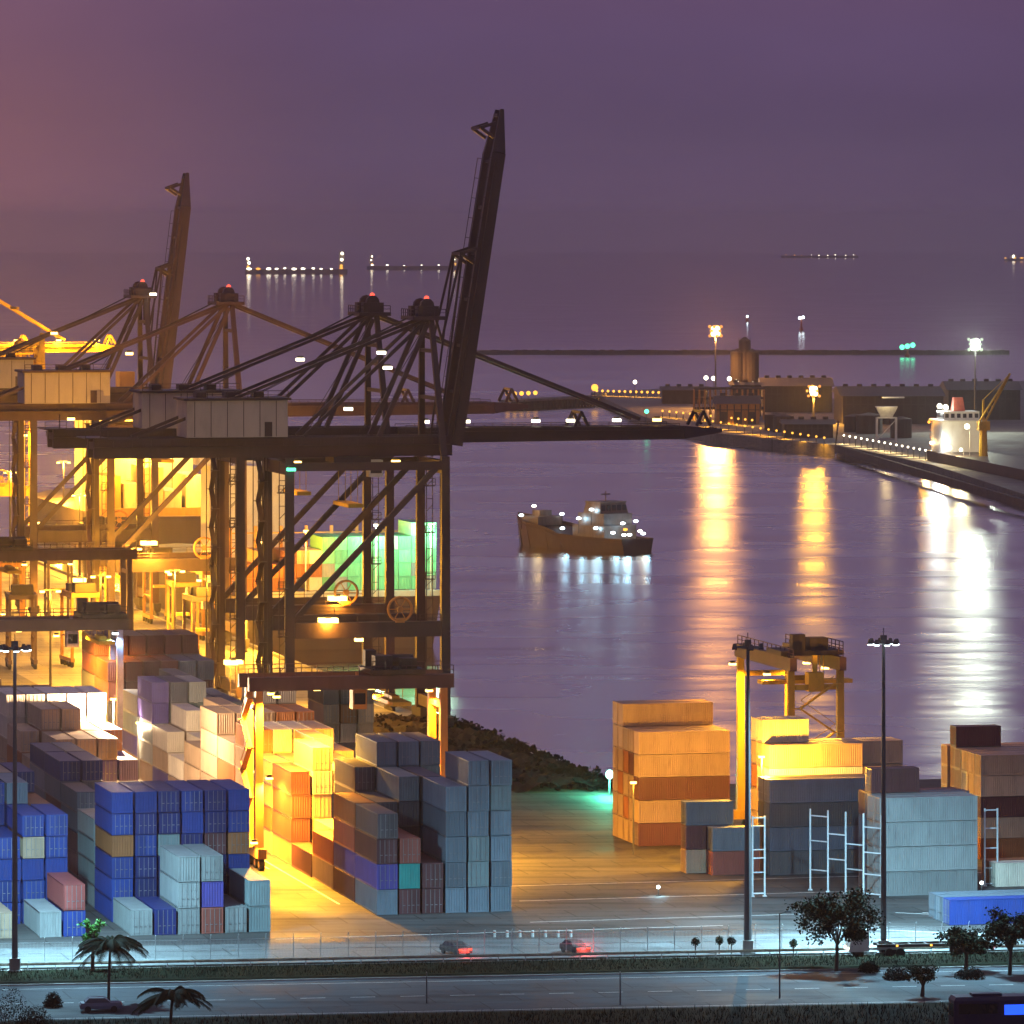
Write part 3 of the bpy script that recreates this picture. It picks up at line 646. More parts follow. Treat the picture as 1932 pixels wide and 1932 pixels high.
spz = N.new('ShaderNodeSeparateXYZ'); L.new(tc.outputs['Object'], spz.inputs[0])
cal = N.new('ShaderNodeMapRange'); cal.interpolation_type = 'SMOOTHSTEP'; cal.inputs[1].default_value = 1500; cal.inputs[2].default_value = 3600; cal.inputs[3].default_value = 1; cal.inputs[4].default_value = .06
L.new(spz.outputs['Y'], cal.inputs[0]); L.new(cal.outputs[0], bp.inputs['Strength']); L.new(bp.outputs[0], gl.inputs['Normal'])
rg = N.new('ShaderNodeMapRange'); rg.inputs[1].default_value = .35; rg.inputs[2].default_value = .65; rg.inputs[3].default_value = .23; rg.inputs[4].default_value = .30
L.new(n2.outputs[0], rg.inputs[0])
far = N.new('ShaderNodeMapRange'); far.interpolation_type = 'SMOOTHSTEP'; far.inputs[1].default_value = 2000; far.inputs[2].default_value = 5500; far.inputs[3].default_value = 1; far.inputs[4].default_value = .42
L.new(spz.outputs['Y'], far.inputs[0]); rgm = N.new('ShaderNodeMath'); rgm.operation = 'MULTIPLY'; L.new(rg.outputs[0], rgm.inputs[0]); L.new(far.outputs[0], rgm.inputs[1]); L.new(rgm.outputs[0], gl.inputs['Roughness'])
L.new(df.outputs[0], mxs.inputs[1]); L.new(gl.outputs[0], mxs.inputs[2]); L.new(mxs.outputs[0], out.inputs[0])
m = MB(); m.quad((-2600,400,-3), (2600,400,-3), (2600,16500,-3), (-2600,16500,-3)); tag(m.build('water', wm), kind='structure')

# ---------------------------------------------------------------- road, verge, fence
B = radians(8.0); RU = Vector((cos(B), sin(B), 0)); RV = Vector((-sin(B), cos(B), 0))
def rline(px, py): return P(px, py)
def strip(name, py0, py1, z, mat, kind='structure'):
    a, b = rline(966, py0), rline(966, py1)
    return quad_xy(name, [a - RU*120, a + RU*120, b + RU*120, b - RU*120], z, mat, kind)
strip('road', 1912, 1842, .012, roadm)
strip('foreground_terrain', 2060, 1908, .03, vergem)
strip('lit_pavement_strip', 1811, 1772, .005, ground_mat(bpy.data.materials.new('lit_pale_pavement'), (.13,.135,.135), (.25,.255,.255), (.08,.08,.08), .8, .12, spec=.2))  # paler colour stands in for the masts' light pool on the ground
m = MB(); a = rline(966, 1841); b = rline(966, 1816)
dx = (b-a).length
for (f0, f1, h) in ((0, .06, .16), (.06, .92, .22), (.92, 1, .16)):
    p0 = a.lerp(b, f0); p1 = a.lerp(b, f1)
    m.hexa([p0-RU*120, p0+RU*120, p1+RU*120, p1-RU*120] + [q+Z*h for q in (p0-RU*120, p0+RU*120, p1+RU*120, p1-RU*120)])
tag(m.build('verge', vergem), kind='structure')
m = MB(); p0 = rline(966, 1842.5); m.beam(p0 - RU*120 + Z*.085, p0 + RU*120 + Z*.085, .25, .17); tag(m.build('kerb', concrete), kind='structure')
m = MB(); p0 = rline(966, 1811.5); m.beam(p0 - RU*120 + Z*.09, p0 + RU*120 + Z*.09, .5, .18); tag(m.build('yard_kerb', paint('old_kerb', (.07,.07,.065), .9, 0, .4, .5)), kind='structure')
linem = paint('road_line_paint', (.62,.62,.6), .6, 0, .3, .8, (.1,.1,.1), .6)
m = MB()
c = rline(966, 1876)
for k in range(-22, 23):
    p = c + RU*(k*5.2); m.v += [tuple(p - RU*1.3 - RV*.08 + Z*.017), tuple(p + RU*1.3 - RV*.08 + Z*.017), tuple(p + RU*1.3 + RV*.08 + Z*.017), tuple(p - RU*1.3 + RV*.08 + Z*.017)]
    i = len(m.v)-4; m.f.append((i,i+1,i+2,i+3))
for py in (1849, 1905):
    p = rline(966, py); i = len(m.v); m.v += [tuple(q + Z*.017) for q in (p-RU*110-RV*.07, p+RU*110-RV*.07, p+RU*110+RV*.07, p-RU*110+RV*.07)]; m.f.append((i,i+1,i+2,i+3))
tag(m.build('road_markings', linem), kind='structure')
m = MB()                                                # yard lane lines
def yline(p, d, n, w=.16):
    p = Vector(p); d = Vector(d); s = Vector((-d.y, d.x, 0)).normalized()*w; i = len(m.v)
    m.v += [tuple(q + Z*.009) for q in (p-s, p+d-s, p+d+s, p+s)]; m.f.append((i,i+1,i+2,i+3))
for (px, py) in ((508, 1640), (640, 1706)): yline(P(px, py), V*60, 1)
yline(P(960, 1672), U*60, 1); yline(P(980, 1700), U*42, 1); yline(P(1000, 1740), U*40, 1)
for (px, py) in ((1690, 1722), (1740, 1722), (1560, 1750)): yline(P(px, py), U*20 - V*13, 1, .2)
yline(P(520, 1772), U*52, 1)
tag(m.build('yard_markings', linem), kind='structure')
# light yellow quay rails
m = MB()
for off in (4.1, 29.1): m.beam(K + V*80 - U*off + Z*.06, kl - U*off + Z*.06, .15, .1)
tag(m.build('rail_lines', galv), kind='structure')
# guard rail on the verge
fo = rline(966, 1813)
r = thing('guard_rail', 'low tan guard rail running along the grass verge', 'guard rail', fo, B)
m = MB(); m.beam((-62, 0, .62), (62, 0, .62), .08, .3); m.beam((-62,-.06,.62), (62,-.06,.62), .06, .1); m.build('rail_beam', paint('weathered_tan_steel', (.42,.36,.28), .5, .2), r)
for k in range(42):
    m = MB(); x = -61.5+k*3; m.box(x-.06, x+.06, .05, .17, -.1, .7); m.build('post', galv, r)
# perimeter fence
fb = rline(966, 1805)
r = thing('perimeter_fence', 'tall thin wire fence between the yard and the verge', 'fence', fb, B)
m = MB()
for k in range(800):
    x = -60 + k*.15; m.beam((x, 0, .1), (x, 0, 2.5), .018)
for z in (.15, 1.3, 2.45): m.beam((-60,0,z), (60,0,z), .03)
m.build('wire_mesh', galv, r)
for k in range(41):
    m = MB(); x = -60+k*3; m.beam((x, .05, 0), (x, .05, 2.7), .07); m.beam((x,.05,2.7), (x,-.35,3.05), .06); m.build('post', galv, r)

# ---------------------------------------------------------------- high masts
def mast(px, py, h, label, lit, power=0, col=COOL, glass=None, nl=8, mat=pole_paint, group='tall light masts', r0=.34, spread=1.5, aim=None):
    o = P(px, py)
    r = thing('light_mast', label, 'light mast', o, 0, group)
    m = MB(); m.tube((0,0,.3), (0,0,h), r0, .17, n=10); m.build('pole', mat, r)
    m = MB(); m.box(-.8,.8,-.8,.8,0,.35); m.box(-.55,.55,-.55,.55,.35,1.6); m.build('base', concrete, r)
    m = MB(); m.ring((0,0,h-.3), spread*.8, .09, 'z', 16); 
    for k in range(4):
        t = k*pi/2; m.beam((0,0,h-.3), (spread*.8*cos(t), spread*.8*sin(t), h-.3), .12)
    m.box(-.35,.35,-.35,.35,h-.2,h+.5); m.tube((0,0,h+.5), (0,0,h+1.3), .05, n=5); m.build('lamp_carriage', mat, r)
    for k in range(nl):
        t = 2*pi*k/nl + .2; x, y = spread*cos(t), spread*sin(t)
        m = MB(); m.frustum(x-.3,x+.3,y-.3,y+.3,h-.45, x-.16,x+.16,y-.16,y+.16,h+.1); fl = m.build('floodlight', mat, r)
        q = MB(); q.box(x-.27,x+.27,y-.27,y+.27,h-.56,h-.46); q.build('lamp_glass', glass if lit else glassm, fl)
    if power: light(r, (0, 2.2, h-1.2), power*.5, col, .8, spot=156, blend=.8, aim=(0, 5, 0)); light(r, (0, 2.2, h-1.3), power*.6, col, .8, spot=66, blend=1.0, aim=(0, 9, 0))
    return r
mast(28, 1836, 35, 'tall dark light mast with white lamps, rising beside the leftmost palm', True, 420*KW, COOL, gC)
mast(1411, 1801, 34, 'thick dark light mast with unlit lamps, rising in front of the yellow gantry', False, 0, COOL, gC, r0=.46, nl=4)
mast(1667, 1801, 34.5, 'slim light mast with a bright white head, rising behind the round tree', True, 620*KW, COOL, gC, r0=.34)
# thin road poles
for (px, py, h, lab) in ((805, 1893, 3.2, 'short dark sign post on the road edge, nearer the lane'), (1170, 1896, 3.4, 'short dark sign post on the road edge, nearer the round tree'), (1471, 1884, 8.8, 'thin dark lamp post on the road edge')):
    r = thing('sign_post' if h < 5 else 'lamp_post', lab, 'post', P(px, py), 0)
    m = MB(); m.tube((0,0,0), (0,0,h), .09, .06, n=8); m.build('pole', pole_paint, r)
    m = MB()
    if h < 5: m.box(-.05,.05,-.3,.3,h-.7,h); m.build('sign_plate', pole_paint, r)
    else: m.beam((0,0,h), (.9,0,h+.15), .08); m.box(.5,1.2,-.12,.12,h+.1,h+.25); m.build('lamp_arm', pole_paint, r)
# ---------------------------------------------------------------- moored container ship behind the cranes (local x = beam, y = length away from camera)
def hull(m, L, Bm, z0, z1, bow=.22, stern=.9):
    pts = [(-Bm/2*stern, 0), (Bm/2*stern, 0), (Bm/2, L*.06), (Bm/2, L*(1-bow)), (Bm*.2, L*.96), (0, L), (-Bm*.2, L*.96), (-Bm/2, L*(1-bow)), (-Bm/2, L*.06)]
    lo = [(x*.93, y*.985+L*.008) for x, y in pts]; i = len(m.v); n = len(pts)
    m.v += [(x, y, z0) for x, y in lo] + [(x, y, z1) for x, y in pts]
    m.f.append(tuple(i+n-1-k for k in range(n))); m.f.append(tuple(i+n+k for k in range(n)))
    for k in range(n): m.f.append((i+k, i+(k+1)%n, i+n+(k+1)%n, i+n+k))
so = K + V*298 + U*24; so.z = 0
r = thing('container_ship', 'big dark container ship moored at the quay behind the crane legs', 'ship', so, A)
m = MB(); hull(m, 190, 42, -3.2, 7.2); hb = m.build('hull', hull_paint, r)
m = MB(); m.rail((-19,.4,7.2), (19,.4,7.2)); m.box(-20.6,20.6,1,2.2,7.2,8.3); m.build('stern_rail', white_paint, hb)
m = MB(); m.box(-18,-2,48,60,7.2,31); m.box(-20,20,50,58,31,34); m.box(-18,18,44,62,7.2,12); m.build('superstructure', white_paint, r)
m = MB()
for k in range(9): m.box(-20.5+k*5.1,-19.9+k*5.1,15.2,15.8,7.2,20.5)
for z in (10,13,16,19): m.box(-20.5,20.9,15.1,15.9,z,z+.25)
m.build('lashing_bridge', rtg_paint, r)
for (x, y, z, p, c) in ((6,-.2,21,10*KW,(.55,1,.62)), (17,-.2,21,8*KW,(.55,1,.62)), (-8,0,20,10*KW,SODIUM), (-17,0,18,14*KW,SODIUM)):
    m = MB(); m.tube((x,.6,7.2), (x,.6,z), .12); dp = m.build('lamp_post', white_paint, r)
    m = MB(); m.box(x-.5,x+.5,-.3,.5,z,z+.4); m.build('lamp_glass', gW if c != SODIUM else gS, dp); light(dp, (x, -1.6, z-.6), p, c, .5)
gk = 'containers on the deck of the moored ship'
for c in range(15):
    for t in range(5):
        if c < 6 and random.random() < .15: continue
        top = 5 if c > 12 else (4 if c > 5 else 3)
        if t >= top: continue
        code = random.choice('EEEEGE') if c > 5 else random.choice('OtOWtM')
        p = so + U*(-18.3 + c*2.55) + V*(9.0); p.z = 8.4 + t*2.62
        container(p, A, 12.19, 2.59, code, f"{colname(code)} container on the ship stern, {ORD[t]} tier, {ORD[14-c]} stack from open water", gk, parts=False, doors=True)

# far ships along the quay, seen only as lit clutter
def ship_far(px, py, L, Bm, label, yaw, sup, hp=hull_paint, hz=7, lamps=()):
    o = P(px, py, -3); o.z = 0
    r = thing('cargo_ship', label, 'ship', o, yaw, 'ships in the harbour')
    m = MB(); hull(m, L, Bm, -3.2, hz); m.build('hull', hp, r)
    for (x0,x1,y0,y1,z0,z1,mt,nm) in sup:
        m = MB(); m.box(x0,x1,y0,y1,z0,z1); m.build(nm, mt, r)
    for (x,y,z,s,g,pw,c) in lamps:
        m = MB(); m.tube((x,y,hz),(x,y,z),.15); dp = m.build('lamp_post', dark, r)
        q = MB(); q.ball((x,y,z), s); q.build('lamp_glass', g, dp)
        if pw: light(dp, (x, y-1.5-s, z-.5), pw, c, .8)
    return r
ship_far(300, 1050, 150, 30, 'orange lit ship behind the hazy cranes at the far quay', A, [
    (-14,14,30,46,7,30,white_paint,'superstructure'), (-15,15,28,48,30,33,white_paint,'bridge'), (-13,-9,4,26,7,17,rtg_paint,'lashing_bridge'), (-8,-3,6,27,7,15,CM['W'],'deck_cargo'), (-2.5,2,5,27,7,19,CM['t'],'deck_cargo'), (2.6,7,7,27,7,13,CM['G'],'deck_cargo'), (8,12.5,6,27,7,17,CM['W'],'deck_cargo'), (-14,14,3,3.6,7,9,rtg_paint,'stern_rail'), (-2,2,48,54,33,42,rtg_paint,'funnel')],
    lamps=[(-12,2,22,.7,gS,50*KW,SODIUM), (0,27,24,.7,gS,50*KW,SODIUM), (12,2,20,.7,gS,50*KW,SODIUM), (8,26,30,.6,gG,6*KW,(.4,1,.6))])
# quay lamps that wash the apron in yellow
for i, (px, D, pw) in enumerate(((-10,905,60), (95,960,60), (190,1000,70), (330,1015,80), (250,1085,90), (60,1180,110), (20,1420,200), (150,1300,130), (390,990,60), (120,1480,160))):
    o = PD(px, D)
    r = thing('quay_lamp', f"glaring sodium quay lamp post, {ORD[i]} one counted along the yellow apron", 'lamp post', o, A, 'sodium lamp posts on the quay apron')
    m = MB(); m.tube((0,0,0), (0,0,17), .25, .12, n=8); m.build('pole', pole_paint, r)
    m = MB(); m.beam((-1.6,0,17), (1.6,0,17), .18); arm = m.build('lamp_arm', pole_paint, r)
    for x in (-1.4, 1.4):
        q = MB(); q.box(x-.4,x+.4,-.3,.3,16.55,16.9); q.build('lamp_glass', gS, arm)
    light(r, (0,0,16.0), (pw*1.1 if D > 1010 else pw*.5)*KW, SODIUM, .6)

def straddle(px, D, label, mt):
    o = PD(px, D); r = thing('straddle_carrier', label, 'straddle carrier', o, A + pi/2 + random.uniform(-.1,.1), 'straddle carriers on the quay apron')
    m = MB()
    for x in (-4.2, 4.2):
        for y in (-2.3, 2.3): m.beam((x,y,1.2),(x,y,12.6),.5)
    for y in (-2.3, 2.3): m.box(-4.8,4.8,y-.3,y+.3,12.6,13.5); m.box(-4.8,4.8,y-.35,y+.35,1.0,1.7); m.beam((-4.2,y,5.5),(4.2,y,5.5),.25)
    for x in (-4.2,4.2): m.box(x-.4,x+.4,-2.0,2.0,12.6,13.4)
    m.build('frame', mt, r)
    m = MB(); m.box(-4.8,-2,-1.9,1.9,13.5,15.2); m.build('engine_housing', dark, r); m = MB(); m.box(1.5,4.2,-1.6,1.6,13.5,14.8); m.build('hoist_housing', dark, r)
    m = MB(); m.box(4.3,6,-3.0,-1.2,10.6,12.6); m.build('operator_cab', white_paint, r)
    for x in (-4,-1.5,1.5,4):
        for y in (-2.3,2.3):
            q = MB(); q.tube((x,y-.25,.65),(x,y+.25,.65),.65,n=12); q.build('wheel', rubber, r)
    q = MB(); q.box(-1.2,1.2,-1.2,1.2,7,7.5); q.build('spreader', yellow_paint, r)
for i, (px, D) in enumerate(((380,1000),(345,1040),(150,1010),(40,1005),(300,1120),(215,1150),(110,1110),(20,1100),(395,1075),(175,1240))):
    straddle(px, D, f"tall straddle carrier on the yellow apron, {ORD[i]} one met walking up the quay", rtg_paint if i % 3 else steel2)
# ---------------------------------------------------------------- offshore vessel in mid channel
b0, b1 = P(1203, 1043, -3), P(976, 1026, -3)
dv = b1 - b0; Lv = dv.length; yaw = atan2(dv.y, dv.x) - pi/2; o = b0.lerp(b1, 0); o = (b0 + b1)/2 - dv/2; o.z = 0
r = thing('supply_vessel', 'brown supply vessel under way in mid channel with blue white deck lights', 'boat', o, yaw)
m = MB(); Bv = 12.0
sec = [(0,.86,.6),(.08,.95,.6),(.3,1,.7),(.5,1,1.0),(.62,1,2.6),(.78,.96,3.4),(.9,.6,4.4),(.97,.22,5.0),(1,.03,5.3)]
for (a, c) in zip(sec, sec[1:]):
    for s in (-1, 1):
        p = [(s*Bv/2*a[1]*.85, a[0]*Lv*.98, -3.3), (s*Bv/2*c[1]*.85, c[0]*Lv*.97, -3.3), (s*Bv/2*c[1], c[0]*Lv, c[2]), (s*Bv/2*a[1], a[0]*Lv, a[2])]
        m.quad(*(p if s > 0 else p[::-1]))
    m.quad((-Bv/2*a[1],a[0]*Lv,a[2]-.9),(Bv/2*a[1],a[0]*Lv,a[2]-.9),(Bv/2*c[1],c[0]*Lv,c[2]-.9),(-Bv/2*c[1],c[0]*Lv,c[2]-.9))
m.quad((-Bv/2*.73,0,-3.3),(Bv/2*.73,0,-3.3),(Bv/2*.86,0,.6),(-Bv/2*.86,0,.6)); m.build('hull', paint('brown_hull', (.05,.028,.024), .5, 0, .25), r)
sup = paint('vessel_deckhouse', (.14,.105,.10), .5)
m = MB(); m.box(-5.2,5.2,Lv*.14,Lv*.40,-.4,3.6); m.box(-4.6,4.6,Lv*.16,Lv*.37,3.6,6.6); dk = m.build('deckhouse', sup, r)
m = MB(); m.frustum(-4.6,4.6,Lv*.19,Lv*.33,6.6,-4,4,Lv*.20,Lv*.32,9.2); m.box(-4.2,4.2,Lv*.195,Lv*.325,9.2,9.6); m.tube((0,Lv*.26,9.6),(0,Lv*.26,12.2),.14); m.box(-1.4,1.4,Lv*.258,Lv*.262,11.2,11.5); m.build('wheelhouse', sup, r)
m = MB(); m.box(-.6,.6,-.06,.06,-.7,.7); wmesh = m.mesh('window'); wmesh.materials.append(glassm)
for k in range(5): link('window', wmesh, dk, (-3.4+k*1.7, Lv*.193, 8.0))
m = MB(); m.box(-4,4,Lv*.72,Lv*.86,2.4,4.8); m.box(-2,2,Lv*.76,Lv*.82,4.8,6.2); m.build('fore_deckhouse', sup, r)
for (x,f,z,g,pw,c) in ((-3,.78,7.4,gW,5,WARM),(3,.70,5.3,gC,2,COOL),(-5.6,.82,5.0,gC,2,COOL),(-5.8,.47,2.4,gC,5,COOL),(-5.6,.34,5.2,gC,6,COOL),(-5,.25,7.6,gC,5,COOL),(-5.6,.2,3.0,gC,6,COOL),(0,.12,4.2,gC,6,COOL),(-4,.1,2.0,gC,5,COOL),(4,.08,2.2,gW,6,WARM),(-3.6,.02,1.6,gC,5,COOL),(1,.125,2.6,gO,4,WARM),(3,.03,1.7,gC,5,COOL),(-1,.04,1.5,gC,2,COOL),(4.6,.13,4.6,gC,2,COOL)):
    m = MB(); m.tube((x,f*Lv,1.4),(x,f*Lv,z),.08,n=5); dp = m.build('lamp_post', dark, r)
    q = MB(); q.ball((x,f*Lv,z), .45, sq=(1.7,1,.8)); q.build('lamp_glass', g, dp)
    if pw in (5, 6): light(dp, (x+.3, f*Lv-1.3, z-.2), pw*.06*KW, c, .5)

# ---------------------------------------------------------------- far terminal across the water
pierm = ground_mat(bpy.data.materials.new('pier_concrete'), (.13,.12,.11), (.24,.22,.20), (.08,.08,.08), .8, .05)
darkstone = ground_mat(bpy.data.materials.new('dark_stone'), (.05,.04,.04), (.11,.09,.08), (.03,.03,.03), .9, .2)
def slab(name, pts, z0, z1, mat, lab=None, cat=None):
    m = MB(); q = [(p.x, p.y) for p in pts]; m.prism(q, z0, z1); o = m.build(name, mat)
    if lab: tag(o, lab, cat)
    else: tag(o, kind='structure')
    return o
def g3(px, py): return P(px, py, 0)
pp = [g3(1215,792), g3(1340,822), g3(1575,846), g3(1585,758), g3(1300,735), g3(1115,745)]
slab('pier', pp, -4, 1.2, pierm, 'long concrete pier across the water under the orange lamp', 'pier')
tp = [g3(1578,846), g3(1760,884), g3(1932,940), g3(2060,990), g3(2200,700), g3(1590,752)]
slab('far_quay_ground', tp, -4, 1.2, pierm)
a, c = g3(1578,847), g3(2060,991); m = MB(); m.beam(a + Z*.2, c + Z*.2, 1.2, 2.6)
tag(m.build('quay_wall', darkstone), 'dark quay wall along the opposite terminal, behind the white ship', 'quay wall')
# breakwater
m = MB(); Db = 83*F/(668-HY); xa, xb = (875-CX)*Db/F, (1905-CX)*Db/F; n = 120
for k in range(n):
    x0, x1 = xa+(xb-xa)*k/n, xa+(xb-xa)*(k+1)/n; h0 = -.6+random.uniform(-.25,.3)
    m.hexa([(x0,Db,-4),(x1,Db,-4),(x1,Db+12,-4),(x0,Db+12,-4),(x0,Db+3,h0),(x1,Db+3,h0+random.uniform(-.15,.15)),(x1,Db+8,h0),(x0,Db+8,h0)])
tag(m.build('breakwater', darkstone), 'long low dark breakwater crossing the water at the horizon', 'breakwater')
ware = paint('warehouse_cladding', (.05,.04,.042), .7, 0, .35, .06); roofm = paint('warehouse_roof', (.06,.05,.05), .6, 0, .2, .05)
def warehouse(px0, px1, pyb, h, depth, label, bays, roofh=3, mat=ware):
    p0, p1 = P(px0, pyb, 1.2), P(px1, pyb, 1.2); w = (p1-p0).length
    r = thing('warehouse', label, 'building', p0, atan2(p1.y-p0.y, p1.x-p0.x), 'buildings of the far terminal')
    m = MB(); m.box(0,w,0,depth,0,h); m.build('wall', mat, r)
    m = MB()
    for k in range(bays*2): x = w*(k+.5)/(bays*2); m.box(x-.25, x+.25, -.18, -.01, 0, h-.3)
    m.box(-.1, w+.1, -.3, -.05, h*.68, h*.72); m.build('cladding_rib', roofm, r)
    m = MB()
    for k in range(bays): x = w*(k+.5)/bays; m.box(x-1.0, x+1.0, depth*.5-1, depth*.5+1, h+roofh-.1, h+roofh+1.0)
    m.build('vent', ware, r)
    m = MB(); m.hexa([(-1,-1,h),(w+1,-1,h),(w+1,depth+1,h),(-1,depth+1,h),(-1,depth*.45,h+roofh),(w+1,depth*.45,h+roofh),(w+1,depth*.55,h+roofh),(-1,depth*.55,h+roofh)]); m.build('roof', roofm, r)
    for k in range(bays):
        x = w*(k+.5)/bays; m = MB(); m.box(x-w/bays*.28, x+w/bays*.28, -.25, -.02, 0, h*.6); m.build('door', dark, r)
    return r
warehouse(1440, 1570, 778, 11, 40, 'long brown warehouse between the two orange lamps', 6)
warehouse(1480, 1572, 826, 5, 22, 'low brown shed at the end of the pier, lit orange', 4, roofh=1.5)
warehouse(1590, 1780, 800, 11, 60, 'dark hazy warehouse standing behind the white ship', 7)
warehouse(1352, 1432, 800, 8, 18, 'small ochre shed at the foot of the orange lamp mast', 3, mat=rtg_paint)
warehouse(1250, 1335, 762, 6, 16, 'low dark shed on the outer half of the pier', 4, roofh=1.5)
warehouse(1380, 1436, 786, 13, 14, 'tall narrow brown building in front of the silos', 3, roofh=1)
warehouse(1790, 1925, 792, 12, 40, 'long dim shed behind the white ship, partly hidden', 6)
for i, (px, py, rr, hh) in enumerate(((1462,812,4,6),(1478,815,4,6),(1640,818,5,7),(1612,815,4,6),(1700,826,4,7))):
    r = thing('storage_tank', f"squat hazy storage tank on the far terminal, {ORD[i]} from the sea", 'tank', P(px, py, 1.2), 0, 'storage tanks on the far terminal')
    m = MB(); m.tube((0,0,0),(0,0,hh),rr,n=18); m.build('shell', ware, r)
    m = MB(); m.tube((0,0,hh),(0,0,hh+.9),rr,.6,n=18); m.rail((-rr,-.2,hh),(rr,-.2,hh)); m.build('roof', roofm, r)
o = P(955, 757, 1.0); e = P(1130, 748, 1.0); jl = (e-o).length
r = thing('jetty', 'low trestle jetty reaching out from the pier beyond the lowered boom', 'jetty', o, atan2(e.y-o.y, e.x-o.x))
m = MB(); m.box(0,jl,-4,4,-.4,.6); m.rail((0,-3.9,.6),(jl,-3.9,.6), step=6); m.build('deck', pierm, r)
m = MB()
for k in range(30): m.tube((jl*(k+.5)/30,-3,-5),(jl*(k+.5)/30,-3,-.4),.5,n=6); m.tube((jl*(k+.5)/30,3,-5),(jl*(k+.5)/30,3,-.4),.5,n=6)
m.build('trestle', darkstone, r)
# silo cluster and tower
for i, (px, h, rr) in enumerate(((1392, 24, 3.2), (1405, 29, 2.6), (1418, 24, 3.2))):
    r = thing('storage_silo', f"hazy brown silo beside the orange lamp mast, {ORD[i]} from the mast", 'silo', P(px, 770, 1.2), 0, 'silos on the pier')
    m = MB(); m.tube((0,0,0),(0,0,h),rr,n=16); m.build('tank', ware, r)
    m = MB(); m.tube((0,0,h),(0,0,h+1.6),rr,.5,n=16); m.rail((-rr,0,h),(rr,0,h)); m.build('roof', roofm, r)
r = thing('pipe_rack', 'low lattice pipe rack with a row of warm lamps on the pier', 'pipe rack', P(1310, 792, 1.2), 0)
m = MB(); wpr = (1440-1310)*P(1310,792).y/F
for k in range(14):
    x = wpr*k/13; m.beam((x,0,0),(x,0,12),.5); m.beam((x,8,0),(x,8,12),.5); m.beam((x,0,12),(x,8,12),.4)
    if k < 13: m.beam((x,0,.5),(x+wpr/13,0,11.5),.22)
m.build('frame', rtg_paint, r)
m = MB()
for z in (4,8,12): 
    for y in (1,3,5,7): m.tube((0,y,z+.6),(wpr,y,z+.6),.45,n=8)
m.build('pipe', ware, r)
def lampset(items, group):
    for i, (px, py, zz, s, g, pw, c, lab) in enumerate(items):
        # py is the foot of the post on the pier
        o = P(px, py, 1.2); r = thing('lamp_post', lab, 'lamp', o, 0, group)
        m = MB(); m.tube((0,0,0),(0,0,zz),.16,.1,n=6); m.build('pole', pole_paint, r)
        q = MB(); q.ball((0,-.4,zz), s); q.build('lamp_glass', g, r)
        if pw and zz < 4 and i % 2: light(r, (0,1.5,zz-.2), pw*.9*KW, c, .6, spot=150)
        elif pw and (i % 5 == 0 or pw == 20): light(r, (0,1.5,zz-.2), pw*.5*KW, c, 1.0, spot=120)
its = []
for k, (px, py, z) in enumerate(((1332,770,13),(1346,771,13),(1376,772,13),(1389,773,12),(1424,775,12))):
    its.append((px, py, z, .95, gW, 20, SODIUM, f"small warm lamp in the row over the pipe rack, {ORD[k]} from the open sea"))
for k in range(18):  # these dense lamp rows are added to draw the lit quay edges
    px = 1126+k*10.6; its.append((px, 747+k*.3, 2.4, .6, gO, 5, SODIUM, f"added tiny orange lamp on the outer pier edge, {ORD[k]} from the sea end"))
for k in range(16):
    px = 1330+k*15; its.append((px, 806+k*2.3, 2.8, .42, gO, 9, SODIUM, f"added tiny orange lamp along the pier water edge, {ORD[k]} from the boom tip"))
for k in range(14):
    px = 1250+k*13; its.append((px, 787+k*1.4, 2.6, .45, gO, 5, SODIUM, f"added tiny orange lamp along the pipe rack road, {ORD[k]} from the sea end"))
for k in range(16):
    px = 1592+k*11; its.append((px, 838+k*2.1, 3.2, .34, gW, 8, WARM, f"added small pale lamp along the opposite quay, {ORD[k]} from the pier"))
for k, (px, py) in enumerate(((965,752),(1003,756))): pass
for k in range(5): its.append((958+k*13, 756-k*.6, 3, 1.0, gO, 0, SODIUM, f"orange lamp at the end of the trestle jetty, {ORD[k]} from the raised boom"))
its += [(1122, 752, 5, 1.6, gO, 4, SODIUM, 'orange cone shaped beacon on the outer end of the pier'), (1198, 752, 7.5, .9, gW, 0, WARM, 'small pale beacon on the outer pier'),
        (1220, 800, 5, .9, gG, 6, (.4,1,.7), 'small green lamp above the crane boom at the pier corner')]
lampset(its, 'lamps of the far terminal')
def big_mast(px, pyb, pyl, label, col, glass, power, n, s, rad):
    o = P(px, pyb, 1.2); hz = zat(pyl, o.y) - 1.2
    r = thing('light_mast', label, 'light mast', o, 0)
    m = MB(); m.tube((0,0,0),(0,0,hz+.6),.5,.22,n=8); m.build('pole', pole_paint, r)
    m = MB(); m.ring((0,0,hz+.3), 2.0, .14, 'z', 14); m.build('lamp_carriage', pole_paint, r)
    for k in range(n):
        t = 2*pi*k/n; q = MB(); oo = k % 2; rr = 2.5 if oo else .8; q.ball((rr*cos(t),rr*sin(t),hz+(-1.3,.1,1.3)[(k//2)%3]*(1.5 if oo else .8)), s*(.55 if oo else .95)); q.build('lamp_glass', (gSo if glass is gSm else gMo) if oo else glass, r)  # outer balls added as a glow rim; cluster enlarged for glare
    light(r, (0,0,hz-2.6), power*(.12 if col[1] > .6 else 1.3)*KW, col, 1.0, spot=150, blend=.8)
    light(r, (0,-4.4,hz-.9), power*KW, col, rad, spot=150, blend=.5, aim=(0,-90,hz-8))
    return r
big_mast(1350, 772, 625, 'high mast with a dazzling orange lamp on the pier', (1.0,.40,.09), gSm, 150, 24, 1.25, 5.0)
big_mast(1535, 800, 738, 'shorter mast with a dazzling yellow orange lamp above the shed', (1.0,.44,.04), gSm, 115, 18, 1.0, 4.0)
